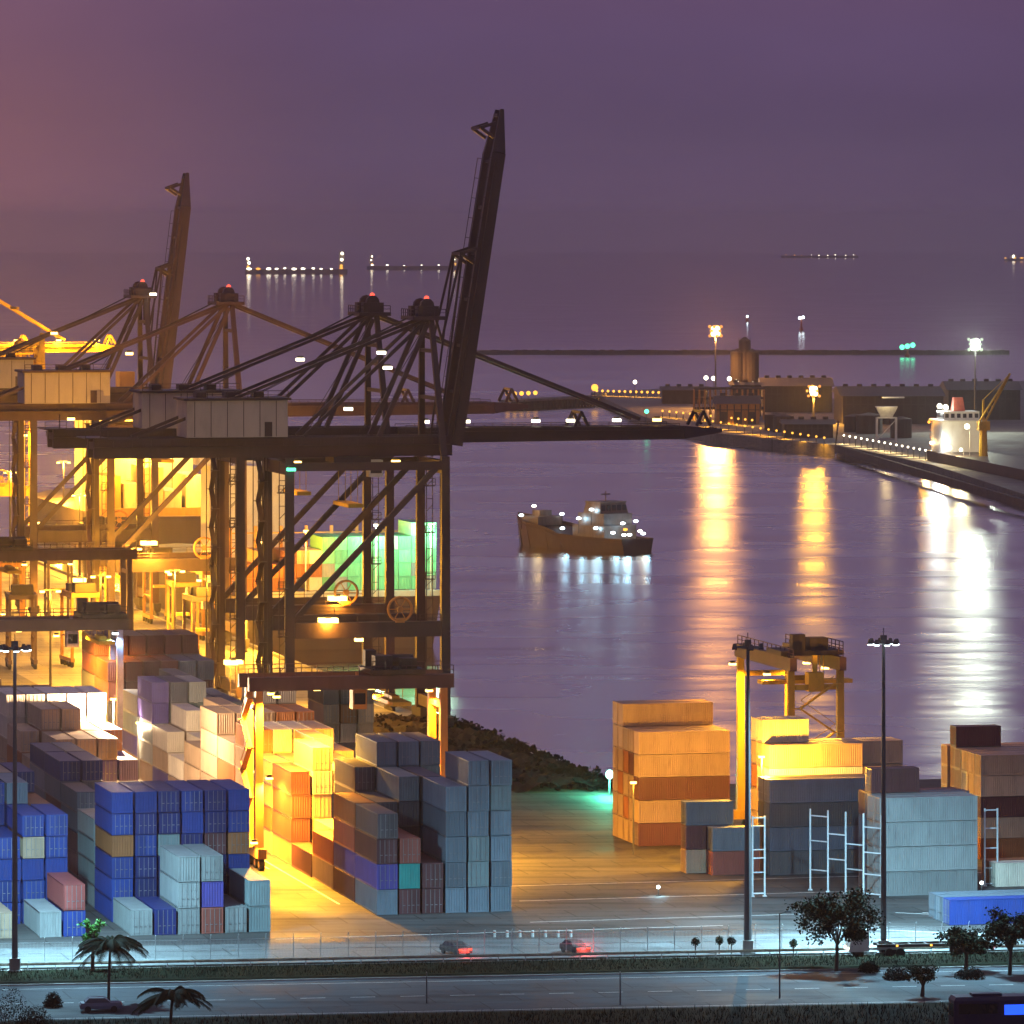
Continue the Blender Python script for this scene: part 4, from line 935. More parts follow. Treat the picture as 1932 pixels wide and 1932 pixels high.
big_mast(1840, 812, 650, 'high mast with a dazzling white lamp behind the white ship', (.86,1.0,.80), gM, 130, 24, 1.15, 4.0)
# loading arm frame behind the ship
r = thing('hopper_frame', 'pale lit steel hopper frame standing before the dark warehouse', 'hopper', P(1655, 835, 1.2), 0)
m = MB()
for x in (0, 7):
    for y in (0, 5): m.beam((x,y,0),(x,y,9),.5)
m.beam((0,0,9),(7,0,9),.5); m.beam((0,0,1),(7,0,8.5),.25); m.build('frame', galv, r)
m = MB(); m.frustum(1.5,5.5,1,4,9,-.5,7.5,-.5,5.5,13); m.box(2,10,1.5,3.5,16,16.5); m.build('hopper', galv, r)
light(r, (3,-4,14), 1.5*KW, WARM, .5)
# white ship at the opposite quay
a, c = P(1737, 890, -3), P(1950, 937, -3); dv = c - a
o = Vector((a.x, a.y, 0)); yaw = atan2(dv.y, dv.x)
r = thing('white_ship', 'dark hulled ship with a bright white deckhouse and red trimmed decks', 'ship', o, yaw)
# local x runs along the hull toward the camera, +y toward the quay
Ls = dv.length + 40
m = MB(); lo = [(0,9),(3,1.5),(10,0),(Ls,0),(Ls,18),(10,18),(3,16.5)]; n = len(lo); i = 0
m.v += [(x+1.5,y*.96+.3,-3.4) for x,y in lo] + [(x,y,4.6) for x,y in lo]
m.f.append(tuple(range(n, 2*n))); 
for k in range(n): m.f.append((k,(k+1)%n,n+(k+1)%n,n+k))
m.build('hull', hull_paint, r)
m = MB(); m.box(10,26,2,16,4.6,14.6); m.box(9,27,1,17,14.6,15.2); m.box(12,24,3,15,15.2,18); dh = m.build('deckhouse', white_paint, r)
for k in range(4):
    q = MB(); q.box(2.5+k*.5,9.98,2.5,15.5,5.8+k*2.6,6.3+k*2.6); q.rail((2.5+k*.5,2.5,6.3+k*2.6),(9.9,2.5,6.3+k*2.6)); q.rail((2.5+k*.5,2.5,6.3+k*2.6),(2.5+k*.5,15.5,6.3+k*2.6)); q.build('aft_deck', redpaint, r)
for k in range(6): link('window', wmesh, dh, (13+k*2.0, 2.98, 16.6)); link('window', wmesh, dh, (24.02, 4+k*2.0, 16.6), pi/2)
m = MB(); m.frustum(15,20,7,11,18,16,19,7.5,10.5,22.5); m.build('funnel', redpaint, r)
cx = 58
m = MB(); m.tube((cx,9,4.6),(cx,9,13),1.5,1.2,n=12); m.box(cx-2,cx+2,7.2,10.8,13,16); ck = m.build('deck_crane', yellow_paint, r)
m = MB()
e0, e1 = Vector((cx-1,9,16)), Vector((cx+22,13,32))
for s in (-1,1): m.beam(e0+Vector((0,s*1,0)), e1, .5)
m.beam(e0+Vector((0,0,1.8)), e1, .3)
for k in range(8): m.beam(e0.lerp(e1,k/8)+Vector((0,1-k/8,0)), e0.lerp(e1,(k+1)/8)+Vector((0,-(1-(k+1)/8),0)), .2)
m.tube((cx,9,16),(cx,9,23),.4); m.beam((cx,9,23), e1, .12); m.build('jib', yellow_paint, ck)
for (x,y,z,s,g,pw,cc) in ((12,4,19.4,.9,gW,12,WHITE),(22,4,19.4,.9,gW,12,WHITE),(8,2,7,.6,gW,5,WARM),(28,2,7.2,.7,gW,8,WHITE),(40,1.5,6.6,.8,gW,10,WARM),(cx-2,4,14.2,.9,gW,16,(1,.95,.5)),(56,2,6.6,.6,gW,8,WARM),(9,1,14,.5,gO,3,SODIUM)):
    m = MB(); m.tube((x,y+.9,4.6),(x,y+.9,z),.1,n=5); dp = m.build('lamp_post', white_paint, r)
    q = MB(); q.ball((x,y,z), s); q.build('lamp_glass', g, dp); light(dp, (x-.4,y-1.6,z+.2), pw*.4*KW, cc, .6)

# ---------------------------------------------------------------- ships at anchor, buoys
def anchored(px0, px1, pyw, label, hh, towers, nl, gm=gW, s=1.3):
    D = 83*F/(pyw-HY); x0, x1 = (px0-CX)*D/F, (px1-CX)*D/F; L = x1-x0
    r = thing('anchored_ship', label, 'ship', (x0, D, -3), 0, 'lit ships anchored near the horizon')
    m = MB(); pts = [(0,9),(8,0),(L-14,0),(L,9),(L-14,18),(8,18)]; m.prism(pts, -.3, hh); m.build('hull', hull_paint, r)
    for (f0,f1,h) in towers:
        m = MB(); m.box(L*f0,L*f1,3,15,hh,hh+h); m.build('deckhouse', house_paint, r)
    for k in range(nl):
        f = .05+.88*k/max(1,nl-1)+random.uniform(-.015,.015); z = hh+random.uniform(.6,2.2)
        q = MB(); q.ball((L*f,-.6,z), s*random.uniform(.6,1.2), sq=(2.2,1,1)); q.build('lamp_glass', gm if random.random()<.8 else gO, r)
    for (f0,f1,h) in towers:
        for k in range(3):
            q = MB(); q.ball((L*(f0+f1)/2+random.uniform(-3,3), 2, hh+h*(.2+.35*k)), s*1.5); q.build('lamp_glass', gW if k else gO, r)
    return r
anchored(462, 655, 516, 'anchored ship with a long string of deck lamps, the brightest on the horizon', 7, [(.92,.97,30),(.02,.04,20)], 11, s=1.7)
anchored(692, 872, 508, 'anchored ship partly behind the raised boom with few dim lamps', 6, [(.03,.06,20),(.88,.97,22)], 6, s=1.0)
anchored(1474, 1620, 486, 'faint anchored ship with a thin dotted line of lamps', 5, [], 9, s=.75)
anchored(1896, 1930, 492, 'small bright anchored boat at the far end of the horizon', 5, [(.3,.7,7)], 2, s=1.6)
def buoy(px, py, pyw, label, g, s, n):
    D = 83*F/(pyw-HY); o = ((px-CX)*D/F, D, -3)
    r = thing('harbour_buoy', label, 'buoy', o, 0, 'lit buoys on the water')
    h = zat(py, D)+3
    m = MB(); m.tube((0,0,-.4),(0,0,1.2),1.6,1.6,n=12); m.tube((0,0,1.2),(0,0,h),.9,.3,n=6); m.build('body', redpaint, r)
    for k in range(n):
        q = MB(); q.ball(((k-(n-1)/2)*s*2.1, -.5, h+s*.4*k), s); q.build('lamp_glass', g, r)
buoy(1712, 655, 672, 'buoy with a green light above the breakwater', gG, 1.6, 3)
buoy(1512, 600, 622, 'pale blinking buoy between the orange mast and the horizon', gC, 1.2, 2)
buoy(1410, 597, 606, 'tiny white buoy light beside the orange mast', gC, .9, 1)
# ---------------------------------------------------------------- plants
def leaf_quad(m, c, d, w, L, up):
    s = d.cross(up).normalized()*w; m.quad(c-s*.3, c+s*.3, c+d*L*.5+s, c+d*L-s*0)
def tree(px, py, h, rad, label, n=2600, leaf=.16, mat=leafm, zsq=.62):
    o = P(px, py); r = thing('broadleaf_tree', label, 'tree', o, 0, 'trees along the verge')
    m = MB(); top = h - rad*zsq*1.05
    m.tube((0,0,-.2),(.1,0,top*.55),.24,.16,n=8); tips = []
    for k in range(9):
        t = 2*pi*k/9+random.uniform(-.3,.3); e = Vector((rad*.62*cos(t), rad*.62*sin(t), top+rad*zsq*random.uniform(-.3,.65)))
        mid = Vector((e.x*.4, e.y*.4, top*.55+(e.z-top*.55)*.6)); m.tube((.1,0,top*.5), mid, .11,.07,n=5); m.tube(mid, e, .07,.02,n=5); tips.append(e)
        for q in range(3):
            e2 = e + Vector((random.gauss(0,.9),random.gauss(0,.9),random.gauss(.1,.5)))*rad*.28; m.tube(mid.lerp(e,.6), e2, .035,.012,n=4); tips.append(e2)
    m.build('trunk', paint('bark', (.06,.045,.035), .9, 0, .3), r)
    m = MB(); cl = tips + [Vector((random.gauss(0,rad*.36), random.gauss(0,rad*.36), top+random.gauss(0,rad*zsq*.42))) for _ in range(5)]
    for k in range(n):
        c = random.choice(cl) + Vector((random.gauss(0,1),random.gauss(0,1),random.gauss(0,.7)))*rad*.13
        d = Vector((random.gauss(0,1),random.gauss(0,1),random.gauss(-.2,.7))).normalized(); s = d.cross(Vector((random.gauss(0,1),random.gauss(0,1),random.gauss(0,1)))).normalized()
        L = leaf*random.uniform(.7,1.5); m.quad(c, c+d*L*.5+s*L*.35, c+d*L, c+d*L*.5-s*L*.35)
    m.build('crown', mat, r); return r
def palm(px, py, h, fr, label, n=26, lean=.2, mat=None):
    o = P(px, py); r = thing('palm_tree', label, 'palm', o, 0, 'palms by the road')
    m = MB(); prev = Vector((0,0,-.2)); N0 = 9
    for k in range(N0):
        q = Vector((lean*((k+1)/N0)**2, 0, h*(k+1)/N0)); m.tube(prev, q, .17-.004*k, .155-.004*k, n=8); prev = q
    m.build('trunk', paint('palm_bark', (.07,.055,.045), .9, 0, .3), r); top = prev
    m = MB(); m.ball(top+Vector((0,0,.1)), .3, sq=(1,1,1.4))
    for k in range(n):
        t = 2*pi*k/n + random.uniform(-.15,.15); el = random.uniform(-.1,1.15); L = fr*random.uniform(.85,1.15)
        d = Vector((cos(t),sin(t),0)); pts = []
        for a in range(11):
            f = a/10; pts.append(top + d*L*f*cos(el*.7) + Vector((0,0,L*(f*sin(el)*.95 - f*f*(.45+.5*el*.7)))))
        for a, b2 in zip(pts, pts[1:]): m.beam(a, b2, .05, .04)
        for a in range(1, 11):
            for u in (0,.33,.66):
                c = pts[a-1].lerp(pts[a], u); ax = (pts[a]-pts[a-1]).normalized(); sd = ax.cross(Z).normalized(); f = (a-1+u)/10
                ln = fr*.30*(1-.75*abs(f-.35))
                for s in (-1,1):
                    e = c + (sd*s*.8 + ax*.55 - Z*.55).normalized()*ln*random.uniform(.85,1.1); wd = ax*.075
                    m.quad(c-wd, c+wd, c.lerp(e,.6)+wd, e)
    m.build('crown', mat or leafm, r); return r
palm(205, 1892, 6.0, 3.9, 'tall dark palm in front of the blue block, crown against the bright tarmac', n=30)
palm(322, 1945, 3.6, 3.7, 'short spreading palm at the road edge, fronds over the asphalt', n=24)
tree(174, 1836, 6.6, 1.0, 'bright green columnar tree just behind the tall palm', 2200, .18, paint('bright_leaf', (.06,.22,.03), .6, 0, .4), 2.3)
tree(1578, 1832, 8.3, 4.3, 'round dark tree on the verge beside the slim light mast', 7000, .30)
tree(1822, 1832, 4.6, 2.3, 'small sparse dark tree in front of the truck wheels', 3600, .27)
tree(1905, 1840, 6.6, 2.8, 'dark tree at the picture edge beyond the parked bus', 5200, .27)
tree(1740, 1880, 3.2, 1.6, 'thin leaning young tree on the near road side', 1500, .22)
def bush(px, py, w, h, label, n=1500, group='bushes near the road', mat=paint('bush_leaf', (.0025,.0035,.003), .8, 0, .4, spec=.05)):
    o = P(px, py); r = thing('bush', label, 'bush', o, 0, group)
    m = MB()
    for k in range(5): t = k*1.3; m.tube((0,0,0),(w*.25*cos(t),w*.25*sin(t),h*.6),.03,.015,n=4)
    m.build('stem', paint('bark', (.06,.045,.035)), r)
    m = MB()
    for k in range(n):
        d = Vector((random.gauss(0,1),random.gauss(0,1),abs(random.gauss(0,1)))).normalized(); c = Vector((d.x*w/2,d.y*w/2,d.z*h))*random.uniform(.35,1)**.6
        a = Vector((random.gauss(0,1),random.gauss(0,1),random.gauss(0,1))).normalized(); s = a.cross(d).normalized(); L = random.uniform(.1,.24)
        m.quad(c, c+a*L*.5+s*L*.35, c+a*L, c+a*L*.5-s*L*.35)
    m.build('crown', mat, r)
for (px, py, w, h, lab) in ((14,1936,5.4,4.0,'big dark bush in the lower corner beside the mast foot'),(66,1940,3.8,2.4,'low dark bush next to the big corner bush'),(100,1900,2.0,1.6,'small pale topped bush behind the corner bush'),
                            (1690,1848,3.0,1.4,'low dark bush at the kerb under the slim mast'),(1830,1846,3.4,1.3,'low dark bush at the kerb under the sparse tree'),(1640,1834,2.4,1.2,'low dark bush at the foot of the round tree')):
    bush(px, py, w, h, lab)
for (px, py, lab) in ((1312,1803,'small round clipped shrub on a stem, farthest from the dark mast'),(1357,1800,'small round clipped shrub on a stem, middle one of three beside the dark mast'),(1380,1801,'small round clipped shrub on a stem, next to the dark mast foot'),(1497,1806,'small round clipped shrub on a stem between the mast and the round tree')):
    o = P(px, py); r = thing('clipped_shrub', lab, 'shrub', o, 0, 'round clipped shrubs by the fence')
    m = MB(); m.tube((0,0,0),(0,0,1.2),.06,n=6); m.build('trunk', paint('bark', (.06,.045,.035)), r)
    m = MB()
    for k in range(420):
        d = Vector((random.gauss(0,1),random.gauss(0,1),random.gauss(0,1))).normalized(); c = Vector((0,0,1.5))+d*.5*random.uniform(.5,1)
        a = Vector((random.gauss(0,1),random.gauss(0,1),random.gauss(0,1))).normalized(); s = a.cross(d).normalized(); m.quad(c, c+a*.07+s*.06, c+a*.15, c+a*.07-s*.06)
    m.build('crown', leafm, r)
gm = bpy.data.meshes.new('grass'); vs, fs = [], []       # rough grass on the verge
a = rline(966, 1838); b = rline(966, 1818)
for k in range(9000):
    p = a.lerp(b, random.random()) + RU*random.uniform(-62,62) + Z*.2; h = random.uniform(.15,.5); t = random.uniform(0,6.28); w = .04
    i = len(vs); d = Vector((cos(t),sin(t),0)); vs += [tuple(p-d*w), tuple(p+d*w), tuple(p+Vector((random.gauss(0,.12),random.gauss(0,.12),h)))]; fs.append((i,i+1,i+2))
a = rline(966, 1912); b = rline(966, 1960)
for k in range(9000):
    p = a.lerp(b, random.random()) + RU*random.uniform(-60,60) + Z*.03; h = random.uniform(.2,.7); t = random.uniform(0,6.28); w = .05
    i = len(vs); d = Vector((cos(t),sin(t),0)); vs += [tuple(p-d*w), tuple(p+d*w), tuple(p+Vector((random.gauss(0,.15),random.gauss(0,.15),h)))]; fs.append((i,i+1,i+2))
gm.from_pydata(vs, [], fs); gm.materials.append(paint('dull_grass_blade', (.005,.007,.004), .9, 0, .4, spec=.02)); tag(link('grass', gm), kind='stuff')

# ---------------------------------------------------------------- steel access racks between the stacks
def rack(pts, h, label, rungs, step=2.6):
    r = thing('access_rack', label, 'access rack', pts[0], 0, 'white steel access racks beside the stacks')
    o = pts[0]
    for p in pts:
        m = MB(); q = p-o; m.beam(q, q+Z*h, .20); m.box(q.x-.25,q.x+.25,q.y-.25,q.y+.25,0,.12); m.build('post', rackm, r)
    for a, b2, z in rungs:
        m = MB(); m.beam(pts[a]-o+Z*z, pts[b2]-o+Z*z, .14); m.build('rung', rackm, r)
rackm = paint('white_rack_paint', (.75,.8,.82), .45, 0, .1)
g = P(1420, 1692); rack([g, g+U*1.5], 9.6, 'white steel ladder rack just behind the thick dark mast', [(0,1,z) for z in (.4,2.9,4.6,5.6,8.4,9.4)])
g = P(1663, 1693); rack([g - U*0 + V*(k*.0) - U*(k*1.55) + V*(k*2.2) for k in range(5)], 9.8, 'row of five white steel posts with rungs in front of the dark stack', [(0,1,z) for z in (.3,2.6,5.2,8.2)]+[(1,2,z) for z in (3,6)]+[(2,3,z) for z in (4,7)]+[(3,4,z) for z in (2.5,6,9)])
g = P(1858, 1672); rack([g, g+U*1.6], 9.4, 'white steel ladder rack between the pale stack and the rust stack', [(0,1,z) for z in (.3,2.2,4.6,7.0,9.2)])

# ---------------------------------------------------------------- vehicles
def wheel(m, x, y, z, r, w): m.tube((x, y-w/2, z), (x, y+w/2, z), r, n=14)
def tractor_trailer(o, yaw, label, cabm, L=13.0, load=None):
    r = thing('container_truck', label, 'truck', o, yaw, 'trucks in the yard')      # local x forward is -x: cab at x = 0, trailer to +x
    m = MB(); m.frustum(0,2.3,-1.2,1.2,.7,.25,2.3,-1.2,1.2,2.0); m.frustum(.25,2.3,-1.2,1.2,2.0,.75,2.3,-1.1,1.1,3.1); m.box(2.3,6.0,-.5,.5,.8,1.1); cab = m.build('cab', cabm, r)
    m = MB(); m.hexa([(.30,-1.0,2.1),(.30,1.0,2.1),(.36,1.0,2.1),(.36,-1.0,2.1),(.68,-.95,2.95),(.68,.95,2.95),(.74,.95,2.95),(.74,-.95,2.95)]); m.box(.9,1.9,-1.22,-1.15,2.05,2.85); m.build('window', glassm, cab)
    for s in (-1,1):
        q = MB(); q.box(-.05,.12,s*.85-.22,s*.85+.22,.85,1.15); q.build('headlight', gW, cab)
    m = MB(); m.box(3.2,3.2+L,-1.15,-.85,1.15,1.45); m.box(3.2,3.2+L,.85,1.15,1.15,1.45)
    for k in range(8): m.box(3.4+k*(L-.6)/7,3.6+k*(L-.6)/7,-.85,.85,1.18,1.4)
    m.box(3.2+L-.2,3.2+L,-1.2,1.2,.6,1.2); ch = m.build('chassis', dark, r)
    for x in (1.2,4.6,5.8,3.2+L-4.0,3.2+L-2.7,3.2+L-1.4):
        for s in (-1,1):
            q = MB(); wheel(q, x, s*1.0, .5, .5, .34); q.build('wheel', rubber, r)
    for x in (5.4, 9.2):
        q = MB(); q.box(x-.12,x+.12,-1.22,-1.16,1.2,1.4); q.build('marker_lamp', gO, ch)
    for s in (-1,1):
        q = MB(); q.box(3.2+L,3.2+L+.06,s*.8-.25,s*.8+.25,.75,.98); q.build('tail_lamp', gR, ch)
    return r
tractor_trailer(P(1597, 1806), B, 'dark truck with an empty chassis trailer and orange marker lamps, behind the round tree', white_paint)
tractor_trailer(P(1290, 1622), A, 'blue yard truck with an empty chassis beside the brown stack', CM['b'], L=6.5)
def car(o, yaw, label, body, lit=True, sc=1.0):
    r = thing('car', label, 'car', o, yaw, 'cars on the yard road')
    m = MB(); m.frustum(-2.1,2.1,-.85,.85,.35,-2.15,2.1,-.88,.88,.65); m.frustum(-2.15,2.1,-.88,.88,.65,-2.05,1.95,-.82,.82,.95); m.frustum(-1.7,1.0,-.8,.8,.95,-1.2,.35,-.66,.66,1.45); m.build('body', body, r)
    m = MB(); m.frustum(-1.66,.94,-.83,.83,1.0,-1.22,.38,-.68,.68,1.38); m.build('window', glassm, r)
    for x in (-1.35,1.3):
        for s in (-1,1):
            q = MB(); wheel(q, x, s*.78, .33, .33, .2); q.build('wheel', rubber, r)
    for s in (-1,1):
        q = MB(); q.box(2.03,2.14,s*.6-.22,s*.6+.22,.68,.88); q.build('tail_lamp', gR if lit else redpaint, r)
        q = MB(); q.box(-2.16,-2.08,s*.6-.2,s*.6+.2,.62,.8); q.build('headlight', gW if lit else galv, r)
    if lit: light(r, (2.6,0,.7), 350, (1,.08,.05), .2)
    return r
car(P(1085, 1799), B-pi/2*.8, 'small dark car showing red tail lamps, farther along the yard road', dark)
car(P(860, 1801), B-pi/2*.75, 'dark car with glowing red tail lamps on the yard road, nearest the stack', dark)
car(P(190, 1908), B, 'dark parked car at the foot of the tall palm', CM['S'], lit=False)
# bus at the lower corner
o = P(1800, 1950); r = thing('parked_bus', 'dark blue bus with a glowing blue display panel, only its roof end in sight', 'bus', o, B)
m = MB(); m.box(0,11.5,0,2.5,.5,3.2); m.frustum(0,11.5,0,2.5,3.2,.25,11.3,.15,2.35,3.55); m.box(2,5,.6,1.9,3.55,3.8); m.build('body', paint('bus_navy', (.02,.02,.06), .35, 0, .1), r)
m = MB(); m.box(.5,4.4,-.03,-.002,1.9,2.9); m.box(-.03,-.002,.3,2.2,1.6,2.9); m.build('window', glassm, r)
m = MB(); m.box(5.1,8.4,-.06,-.005,1.75,2.75); m.build('display_panel', gB, r)
for x in (2,9):
    for s in (.25,2.25):
        q = MB(); wheel(q, x, s, .5, .5, .3); q.build('wheel', rubber, r)
# white bollards along the yard edge, ground lamps
for k in range(7):
    o = P(933+k*24, 1768); r = thing('bollard', f"short white bollard at the yard edge, {ORD[k]} from the pale stack", 'bollard', o, 0, 'white bollards at the yard edge')
    m = MB(); m.tube((0,0,0),(0,0,.75),.16,.14,n=10); m.build('body', white_paint, r)
    m = MB(); m.tube((0,0,.5),(0,0,.62),.165,n=10); m.build('band', redpaint, r)
for (px, py, lab) in ((1242,1690,'single white ground lamp on the open tarmac'),(884,1692,'small white lamp at the face of the pale stack'),(1852,1682,'small white lamp by the low cream container')):
    o = P(px, py); r = thing('work_lamp', lab, 'lamp', o, 0, 'small white work lamps')
    m = MB(); m.tube((0,0,0),(0,0,.9),.05,n=6); m.box(-.3,.3,-.3,.3,0,.08); m.build('stand', dark, r)
    q = MB(); q.ball((0,-.1,1.05), .22); q.build('lamp_glass', gC, r); light(r, (0,-.6,1.2), .25*KW, COOL, .2)
# green lit lamp at the tip of the bank
o = P(1150, 1500); r = thing('beacon_post', 'green white beacon lamp on the dark bank beside the brown stack', 'beacon', o, 0)
m = MB(); m.tube((0,0,0),(0,0,2.6),.14,n=8); m.build('pole', pole_paint, r)
q = MB(); q.ball((0,-.2,2.9), .55, sq=(1,1,1.2)); q.build('lamp_glass', glow('cyan_lamp_glass', (.35,1,.75), 10), r); light(r, (-.3,-1.2,2.8), 13*KW, (.10,1,.55), .4)
# flood lamps by stacks and tarmac; first one added to brighten the cream containers
for (px, py, pw, lab) in ((214,1563,80,'added flood lamp post facing the cream containers'),(262,1470,26,'sodium flood lamp post in the lane behind the blue block'),(1437,1634,42,'tall sodium flood lamp post between the dark mast and the dark stack'),(1195,1612,1.6,'sodium flood lamp post at the corner of the brown stack'),(938,1615,14,'sodium flood lamp post tucked behind the pale stack at the tarmac edge')):
    if not pw: continue
    o = P(px, py); r = thing('flood_post', lab, 'lamp post', o, 0)
    hh = {42: 13.5, 80: 17, 26: 8}.get(pw, 9)
    m = MB(); m.tube((0,0,0),(0,0,hh),.12,.08,n=8); m.build('pole', pole_paint, r)
    q = MB(); q.box(-.4,.4,-.4,.1,hh,hh+.25); q.build('lamp_glass', gS, r); light(r, (.3,-.8,hh-.4), pw*KW, CREAM if pw in (80, 26) else SODIUM, .4)
# ---------------------------------------------------------------- keep only what the photograph can show of the stacks
bpy.context.view_layer.update()
dg = bpy.context.evaluated_depsgraph_get()
cam_o = Vector((0, 0, H))
from mathutils.bvhtree import BVHTree
vv, ff = [], []
for (o, ch, L, Hc) in BOXES:
    i = len(vv); mw = o.matrix_world; hw = CW/2
    vv += [mw @ Vector(p) for p in ((-hw,-L/2,0),(hw,-L/2,0),(hw,L/2,0),(-hw,L/2,0),(-hw,-L/2,Hc),(hw,-L/2,Hc),(hw,L/2,Hc),(-hw,L/2,Hc))]
    ff += [tuple(i+k for k in q) for q in ((3,2,1,0),(4,5,6,7),(0,1,5,4),(1,2,6,5),(2,3,7,6),(3,0,4,7))]
tree_ = BVHTree.FromPolygons(vv, ff)
def shown(k):
    """rough share of the picture that container k covers"""
    o, ch, L, Hc = BOXES[k]; mw = o.matrix_world; hw = CW/2; R3 = mw.to_3x3(); total = 0.0
    faces = (((0,-1,0), CW*Hc, [(x*hw,-L/2-.02,z*Hc) for x in (-.94,-.5,0,.5,.94) for z in (.06,.3,.55,.8,.95)]),
             ((0,0,1), CW*L, [(x*hw,y*L/2,Hc+.02) for x in (-.85,-.3,.3,.85) for y in (-.95,-.5,0,.5,.95)]),
             ((-1,0,0), L*Hc, [(-hw-.02,y*L/2,z*Hc) for y in (-.95,-.5,0,.5,.95) for z in (.06,.35,.65,.95)]),
             ((1,0,0), L*Hc, [(hw+.02,y*L/2,z*Hc) for y in (-.95,-.5,0,.5,.95) for z in (.06,.35,.65,.95)]))
    for nrm, area, pts in faces:
        nw = R3 @ Vector(nrm); n = 0
        for p in pts:
            w = mw @ Vector(p); d = cam_o - w; D = d.length
            s = cam_o + Vector(((w.x)*F/w.y, 0, 0))*0; px = CX + w.x*F/w.y
            if nw.dot(d) <= 0 or px < -8 or px > W+8: continue
            hit = tree_.ray_cast(w + d/D*.02, d/D)
            if hit[0] is None: n += 1
        if n: total += area*abs(nw.dot(d.normalized()))*n/len(pts)/D**2
    return total
score = [(shown(k), k) for k in range(len(BOXES))]
score.sort(reverse=True)
keep = {k for s, k in score[:292] if s > 0}
rest = [k for s, k in score[292:] if s > 0]
mv, mf, mi = [], [], []; keys = list(PAL)
for k in range(len(BOXES)):
    o, ch, L, Hc = BOXES[k]
    if k in keep: continue
    if k in rest:
        i = len(mv); mw = o.matrix_world; mt = o.material_slots[0].material
        mi_ = next(n for n, q in enumerate(keys) if CM[q] is mt)
        mv += [tuple(mw @ v.co) for v in o.data.vertices]
        for p in o.data.polygons: mf.append(tuple(i+q for q in p.vertices)); mi.append(mi_)
    for c in reversed(ch): bpy.data.objects.remove(c)
    bpy.data.objects.remove(o)
if mv:
    me = bpy.data.meshes.new('stacked_containers'); me.from_pydata(mv, [], mf)
    for q in keys: me.materials.append(CM[q])
    me.polygons.foreach_set('material_index', mi); me.update()
    tag(link('stacked_containers', me), kind='stuff')
print('containers kept', len(keep), 'merged', len(rest), 'of', len(BOXES))

# ---------------------------------------------------------------- sky, sun, haze, camera
wd = bpy.data.worlds.new('World'); SC.world = wd; wd.use_nodes = True
nt = wd.node_tree; N = nt.nodes; L = nt.links; N.clear()
out = N.new('ShaderNodeOutputWorld'); bg = N.new('ShaderNodeBackground'); sky = N.new('ShaderNodeTexSky')
sky.sky_type = 'NISHITA'; sky.sun_disc = False; sky.sun_elevation = radians(-4); sky.sun_rotation = radians(-70)
tc = N.new('ShaderNodeTexCoord'); sp = N.new('ShaderNodeSeparateXYZ'); L.new(tc.outputs['Generated'], sp.inputs[0])
el = N.new('ShaderNodeMapRange'); el.inputs[1].default_value = 0; el.inputs[2].default_value = .045; L.new(sp.outputs['Z'], el.inputs[0])
rp = N.new('ShaderNodeValToRGB'); cr = rp.color_ramp
cr.elements[0].position = 0; cr.elements[0].color = (.102,.067,.138,1)
cr.elements[1].position = 1; cr.elements[1].color = (.112,.064,.138,1)
e = cr.elements.new(.35); e.color = (.094,.063,.134,1)
e = cr.elements.new(.75); e.color = (.105,.066,.146,1)
L.new(el.outputs[0], rp.inputs[0])
# warm town glow low in the sky beyond the yard's left end
az = N.new('ShaderNodeMapRange'); az.interpolation_type = 'SMOOTHSTEP'; az.inputs[1].default_value = -.02; az.inputs[2].default_value = -.125; L.new(sp.outputs['X'], az.inputs[0])
ez = N.new('ShaderNodeMapRange'); ez.interpolation_type = 'SMOOTHSTEP'; ez.inputs[1].default_value = .09; ez.inputs[2].default_value = .0; L.new(sp.outputs['Z'], ez.inputs[0])
mm = N.new('ShaderNodeMath'); mm.operation = 'MULTIPLY'; L.new(az.outputs[0], mm.inputs[0]); L.new(ez.outputs[0], mm.inputs[1])
fy = N.new('ShaderNodeMath'); fy.operation = 'GREATER_THAN'; fy.inputs[1].default_value = 0; L.new(sp.outputs['Y'], fy.inputs[0])
mf = N.new('ShaderNodeMath'); mf.operation = 'MULTIPLY'; L.new(mm.outputs[0], mf.inputs[0]); L.new(fy.outputs[0], mf.inputs[1])
mx = N.new('ShaderNodeMix'); mx.data_type = 'RGBA'; L.new(mf.outputs[0], mx.inputs[0]); L.new(rp.outputs[0], mx.inputs[6]); mx.inputs[7].default_value = (.245,.105,.14,1)
# thin uneven cloud veil
nz = N.new('ShaderNodeTexNoise'); nz.inputs['Scale'].default_value = 9; nz.inputs['Detail'].default_value = 4; mp = N.new('ShaderNodeMapping'); mp.inputs['Scale'].default_value = (1,1,3)
L.new(tc.outputs['Generated'], mp.inputs[0]); L.new(mp.outputs[0], nz.inputs[0])
nr = N.new('ShaderNodeMapRange'); nr.inputs[1].default_value = .3; nr.inputs[2].default_value = .7; nr.inputs[3].default_value = .9; nr.inputs[4].default_value = 1.1; L.new(nz.outputs[0], nr.inputs[0])
vs = N.new('ShaderNodeVectorMath'); vs.operation = 'SCALE'; L.new(mx.outputs[2], vs.inputs[0]); L.new(nr.outputs[0], vs.inputs['Scale'])
dm = N.new('ShaderNodeMapRange'); dm.interpolation_type = 'SMOOTHSTEP'; dm.inputs[1].default_value = .05; dm.inputs[2].default_value = .24; L.new(sp.outputs['Z'], dm.inputs[0])
dx2 = N.new('ShaderNodeMix'); dx2.data_type = 'RGBA'; L.new(dm.outputs[0], dx2.inputs[0]); L.new(vs.outputs[0], dx2.inputs[6]); dx2.inputs[7].default_value = DOME
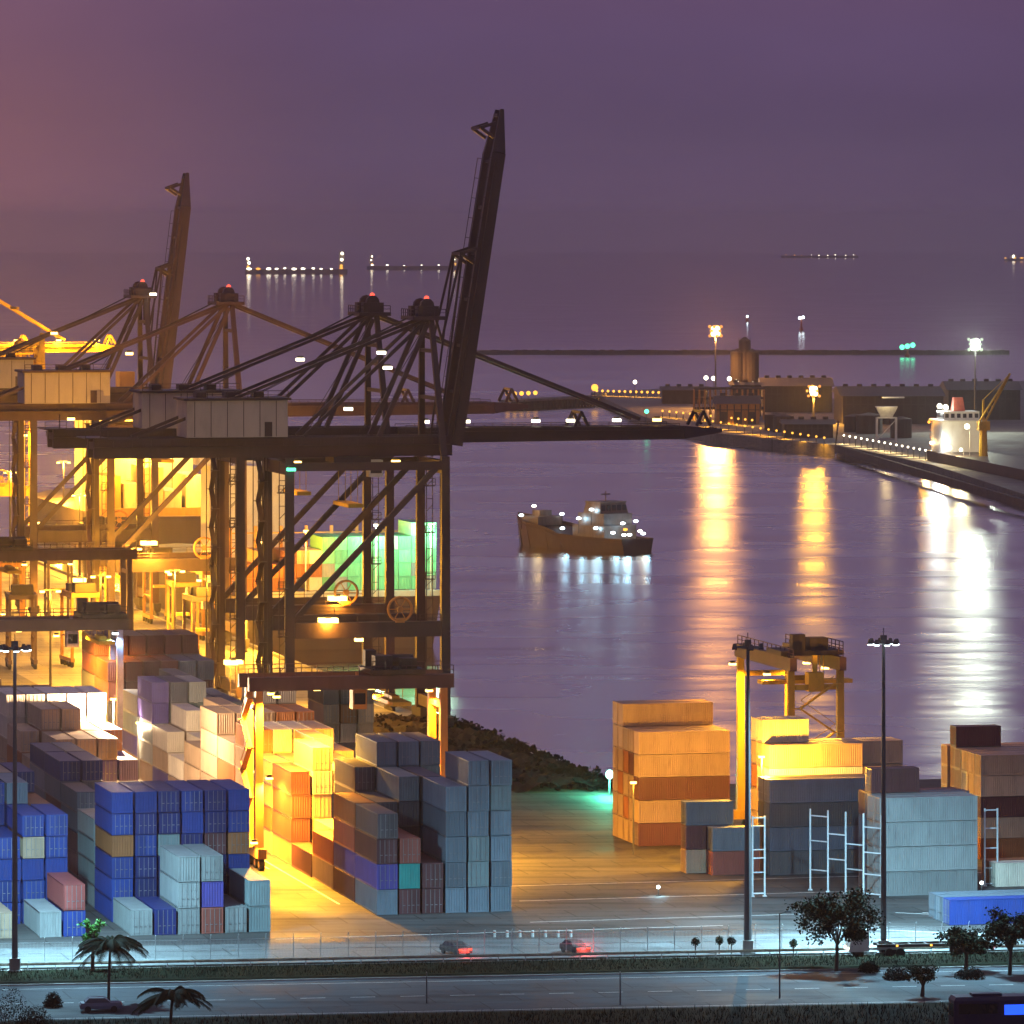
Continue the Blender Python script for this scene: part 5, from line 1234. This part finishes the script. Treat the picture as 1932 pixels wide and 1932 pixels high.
ad = N.new('ShaderNodeVectorMath'); ad.operation = 'MULTIPLY_ADD'; ad.inputs[1].default_value = (.06,.06,.06); L.new(sky.outputs[0], ad.inputs[0]); L.new(dx2.outputs[2], ad.inputs[2])
L.new(ad.outputs[0], bg.inputs[0]); bg.inputs[1].default_value = 1.0; L.new(bg.outputs[0], out.inputs[0])
sd = bpy.data.lights.new('dusk_sun', 'SUN'); sd.energy = .03; sd.angle = radians(20); sd.color = (1,.7,.75)
so2 = bpy.data.objects.new('dusk_sun', sd); COL.objects.link(so2); so2.rotation_euler = (radians(80), 0, radians(60))

hz = MB(); hz.box(-3000, 3000, -60, 17000, -7.5, 112)
hm = bpy.data.materials.new('evening_haze'); nt, N, L = nodes(hm)
o2 = N.new('ShaderNodeOutputMaterial'); pv = N.new('ShaderNodeVolumePrincipled'); pv.inputs['Density'].default_value = HAZE
pv.inputs['Color'].default_value = (.96,.93,.97,1); pv.inputs['Anisotropy'].default_value = .8
L.new(pv.outputs[0], o2.inputs['Volume'])
try: hm.cycles.homogeneous_volume = True
except Exception: pass
if HAZE > 0:
    ho = hz.build('haze', hm); tag(ho, kind='stuff'); ho.display_type = 'WIRE'

cd = bpy.data.cameras.new('camera'); co = bpy.data.objects.new('camera', cd); COL.objects.link(co)
co.location = (0, 0, H); co.rotation_euler = (pi/2, 0, 0); cd.sensor_width = 36; cd.lens = 36*F/W
cd.shift_y = -(CX-HY)/W; cd.clip_start = 1; cd.clip_end = 40000
SC.camera = co
SC.view_settings.view_transform = 'Standard'; SC.view_settings.look = 'None'; SC.view_settings.exposure = 0; SC.view_settings.gamma = 1
SC.render.engine = 'CYCLES'
c = SC.cycles
c.use_denoising = True
try: c.denoiser = 'OPENIMAGEDENOISE'
except Exception: pass
c.max_bounces = 6; c.diffuse_bounces = 2; c.glossy_bounces = 3; c.volume_bounces = 0; c.transmission_bounces = 2
c.sample_clamp_indirect = 4; c.sample_clamp_direct = 0; c.use_light_tree = True
c.caustics_reflective = False; c.caustics_refractive = False
